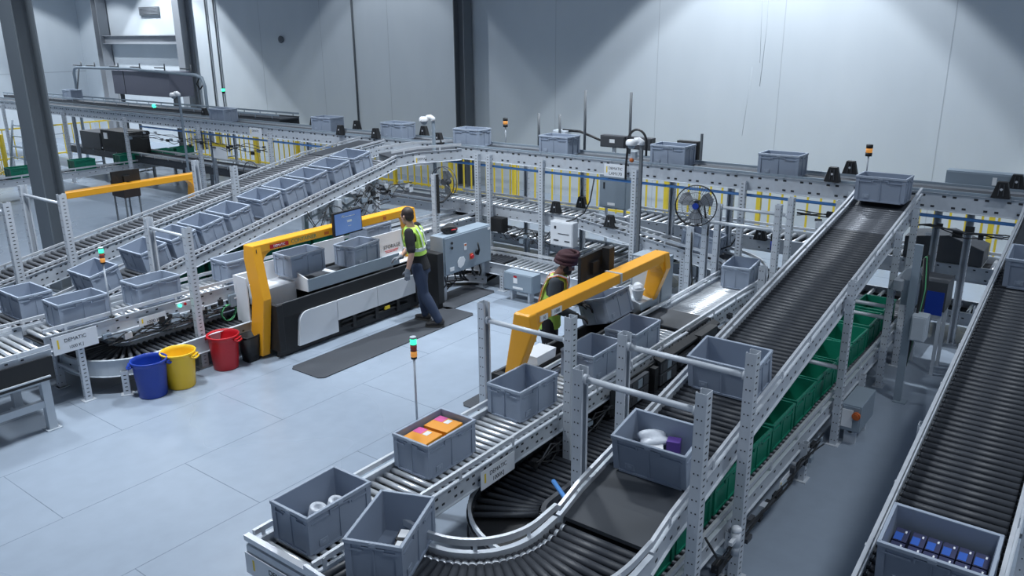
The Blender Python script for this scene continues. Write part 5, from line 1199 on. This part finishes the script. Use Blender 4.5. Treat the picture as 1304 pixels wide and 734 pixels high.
# --- turbaned operator: faces the nearer station, head bent down, forearms forward over the tray
def operator_right(x, y, az):
    t = thing('person', 'person in maroon turban and yellow-orange vest looking down behind the nearer yellow arch', 'person', (x, y, .014), az - PI / 2)
    lean = lambda z: .0 + max(0, z - .95) * .24
    hipL, hipR = Vector((-.095, 0, .90)), Vector((.095, 0, .90)); kneL, kneR = Vector((-.11, .03, .49)), Vector((.11, .03, .49)); ankL, ankR = Vector((-.12, -.03, .09)), Vector((.12, -.03, .09))
    sh = 1.40; yS = lean(sh) - .015
    shL, shR = Vector((-.20, yS, sh)), Vector((.20, yS, sh)); elL, elR = Vector((-.27, yS + .06, 1.13)), Vector((.27, yS + .0, 1.12)); wrL, wrR = Vector((-.20, yS + .29, 1.03)), Vector((.20, yS + .25, 1.01))
    hc = Vector((0, lean(1.6) + .05, 1.585)); RH = Matrix.Rotation(.10, 3, 'Z') @ Matrix.Rotation(-.42, 3, 'X')
    b = MB(); m = 'skin2'
    loft(b, [((0, lean(z), z), rx, ry) for z, rx, ry in ((.84, .15, .11), (.94, .15, .115), (1.05, .135, .105), (1.20, .145, .11), (1.30, .155, .11), (1.38, .15, .09), (1.43, .09, .07))], m)
    limb(b, [shL, elL, wrL], [.052, .040, .029], m); limb(b, [shR, elR, wrR], [.052, .040, .029], m); limb(b, [hipL, kneL, ankL], [.085, .056, .040], m); limb(b, [hipR, kneR, ankR], [.085, .056, .040], m)
    b.tube([(0, lean(1.38), 1.38), (0, lean(1.46), 1.46), hc + Vector((0, -.02, -.05))], [.075, .056, .058], m, 14); head(b, hc, RH, m, .98)
    hand(b, wrL, (.15, 1, -.3), 1, m, .4, (0, -.3, -1)); hand(b, wrR, (-.15, 1, -.3), -1, m, .4, (0, -.3, -1))
    remeshed(b, 'body', t, .0075)
    b = MB()
    loft(b, [((0, lean(z), z), rx, ry) for z, rx, ry in ((.86, .17, .13), (.96, .165, .128), (1.08, .155, .122), (1.20, .165, .126), (1.30, .178, .126), (1.38, .165, .108), (1.435, .105, .082))], 'sleeve')
    for s_, e_, w_ in ((shL, elL, wrL), (shR, elR, wrR)): limb(b, [s_, e_, e_.lerp(w_, .9)], [.070, .058, .046], 'sleeve')
    remeshed(b, 'shirt', t, .010)
    b = MB(); loft(b, [((0, lean(z), z), rx, ry) for z, rx, ry in ((.80, .185, .150), (.90, .182, .146), (1.06, .172, .142), (1.18, .172, .142), (1.28, .155, .142), (1.38, .140, .124), (1.442, .118, .096))], 'vest'); remeshed(b, 'vest', t, .010, 2)
    b = MB(); loft(b, [((0, lean(z), z), .187, .153) for z in (.985, 1.075)], 'vestorange'); b.build('orange_band', t, False)
    b = MB(); loft(b, [((0, lean(z), z), .190, .156) for z in (1.01, 1.05)], 'vestband'); b.build('reflective_band', t, False)
    for sx in (-1, 1):
        for nm, mm, hw, off in (('orange_strip', 'vestorange', .042, .004), ('reflective_strip', 'vestband', .022, .010)):
            b = MB()
            for fy in (-1, 1):
                pts = [Vector((sx * .095, lean(z) + fy * (ry + off), z)) for z, ry in ((1.07, .146), (1.18, .146), (1.28, .144), (1.37, .128), (1.435, .100))]
                top = Vector((sx * .10, lean(1.46), 1.462 + off)); pts.append(top)
                vs = []
                for p in pts: vs += [p + Vector((-hw, 0, 0)), p + Vector((hw, 0, 0)), p + Vector((hw, fy * .005, 0)), p + Vector((-hw, fy * .005, 0))]
                b.add(vs, [(i * 4 + k, i * 4 + (k + 1) % 4, i * 4 + 4 + (k + 1) % 4, i * 4 + 4 + k) for i in range(5) for k in range(4)], mm)
            b.build(nm, t, False)
    b = MB(); loft(b, [((0, 0, z), rx, ry) for z, rx, ry in ((.82, .168, .132), (.90, .168, .130), (.97, .158, .125))], 'trousers')
    limb(b, [hipL, kneL, ankL + Vector((0, 0, .02))], [.10, .074, .062], 'trousers'); limb(b, [hipR, kneR, ankR + Vector((0, 0, .02))], [.10, .074, .062], 'trousers'); remeshed(b, 'trousers', t, .010)
    b = MB(); 
    for sx in (-1, 1):
        for dx in (0, .03): b.tube([Vector((sx * .185 + dx * .2, -.03 + dx, .82)), Vector((sx * .178 + dx * .2, .0 + dx, .52))], .006, 'paper', 5)
    b.build('white_stripes', t, False)
    for a in (ankL, ankR):
        b = MB(); bs = MB(); shoe(b, bs, a, 0); o = remeshed(b, 'shoe', t, .008, 2); bs.build('sole', o, False)
    for w_, d_, sd in ((wrL, (.15, 1, -.3), 1), (wrR, (-.15, 1, -.3), -1)):
        b = MB(); hand(b, w_, d_, sd, 'blackglove', .42, (0, -.3, -1), 1.12); d3 = Vector(d_).normalized(); b.tube([w_ - d3 * .03, w_ + d3 * .03], [.036, .036], 'blackglove', 12); remeshed(b, 'glove', t, .006, 2)
    def P(x_, y_, z_): return hc + RH @ Vector((x_, y_, z_))
    b = MB(); b.ell(P(0, .048, -.085), (.058, .056, .045), 'beard', RH); b.ell(P(0, .088, -.062), (.030, .014, .008), 'beard', RH)
    for q in (-1, 1): b.ell(P(q * .058, .02, -.055), (.014, .034, .045), 'beard', RH)
    remeshed(b, 'beard', t, .006, 2)
    b = MB(); b.ell(P(0, -.020, .075), (.112, .128, .078), 'turban', RH, 24, 14); b.ell(P(0, -.055, .045), (.100, .088, .072), 'turban', RH); b.ell(P(0, .060, .055), (.075, .045, .042), 'turban', RH)
    for k in range(5):
        h = .02 + .028 * k; w = .106 - .012 * max(0, k - 2)
        b.tube([P((w) * math.cos(a), -.015 + (w + .014) * math.sin(a), h + .035 * math.sin(a) + .012 * math.cos(a) * (1 if k % 2 else -1)) for a in [2 * PI * i / 24 for i in range(25)]], .020, 'turban', 8)
    remeshed(b, 'turban', t, .006, 1)
    face_parts(t, hc, RH, .98, 'ink', 'beard')
operator_right(7.62, 5.24, math.radians(-62))

# ------------------------------------------------------------------ light and camera
def spot(x, y, z, e, ang, blend, rad, tx=0, ty=0, col=(.87, .935, 1.0)):
    l = bpy.data.lights.new('bay_or_fill_spot', 'SPOT'); l.energy = e; l.spot_size = math.radians(ang); l.spot_blend = blend; l.shadow_soft_size = rad; l.color = col
    o = bpy.data.objects.new('bay_or_fill_spot', l); COL.objects.link(o); o.location = (x, y, z)
    o.rotation_euler = Vector((tx - x, ty - y, -z)).to_track_quat('-Z', 'Y').to_euler()
    return o
for y, e in ((6.5, 1.0), (29.3, 1.2), (-4.9, .75), (17.9, .27)):
    spot(15.0, y, 9.5, e * 1900, 88, .10, .10, 15.0, y)
    spot(15.0, y, 9.5, e * 1500, 78, .14, .10, 15.0, y)
spot(9.0, 33.4, 8.2, 1500, 104, .15, .1, 9.0, 33.6); spot(14.5, 33.4, 8.2, 900, 104, .15, .1, 14.5, 33.6)  # two added fill spots, only there to brighten the left wall
def area(x, y, z, sx, sy, e, col=(.87, .935, 1.0)):
    l = bpy.data.lights.new('ceiling_panel', 'AREA'); l.shape = 'RECTANGLE'; l.size = sx; l.size_y = sy; l.energy = e; l.color = col; l.spread = math.radians(128)
    o = bpy.data.objects.new('ceiling_panel', l); COL.objects.link(o); o.location = (x, y, z)
for x, y, e in ((3.4, 8.2, 300), (8.6, 8.2, 300), (3.8, 13.0, 200), (8.8, 13.5, 190), (10.5, 20.0, 150), (10.0, 27.0, 150), (2.6, -1.6, 115), (7.6, -1.6, 120)):
    area(x, y, 8.4, .4, 1.2, e)
w = bpy.data.worlds.new('hall_ambient'); SC.world = w; w.use_nodes = True
bg = w.node_tree.nodes['Background']; bg.inputs[0].default_value = (.55, .70, .95, 1); bg.inputs[1].default_value = .21

cam = bpy.data.cameras.new('camera'); co = bpy.data.objects.new('camera', cam); COL.objects.link(co)
F, PT, YW, RL, HC = 1039.43, .3051, .6495, .00879, 4.2
cam.sensor_width = 36; cam.lens = F / 1304 * 36; cam.clip_end = 200; cam.clip_start = .05
fw = Vector((math.cos(PT) * math.cos(YW), math.cos(PT) * math.sin(YW), -math.sin(PT))); rt = Vector((math.sin(YW), -math.cos(YW), 0)); dn = fw.cross(rt)
r2 = math.cos(RL) * rt + math.sin(RL) * dn; d2 = -math.sin(RL) * rt + math.cos(RL) * dn
mw = Matrix((r2, -d2, -fw)).transposed().to_4x4(); mw.translation = Vector((0, 0, HC)); co.matrix_world = mw
SC.camera = co
SC.view_settings.view_transform = 'Standard'; SC.view_settings.look = 'None'; SC.view_settings.gamma = 1; SC.view_settings.exposure = 0; SC.view_settings.use_curve_mapping = False
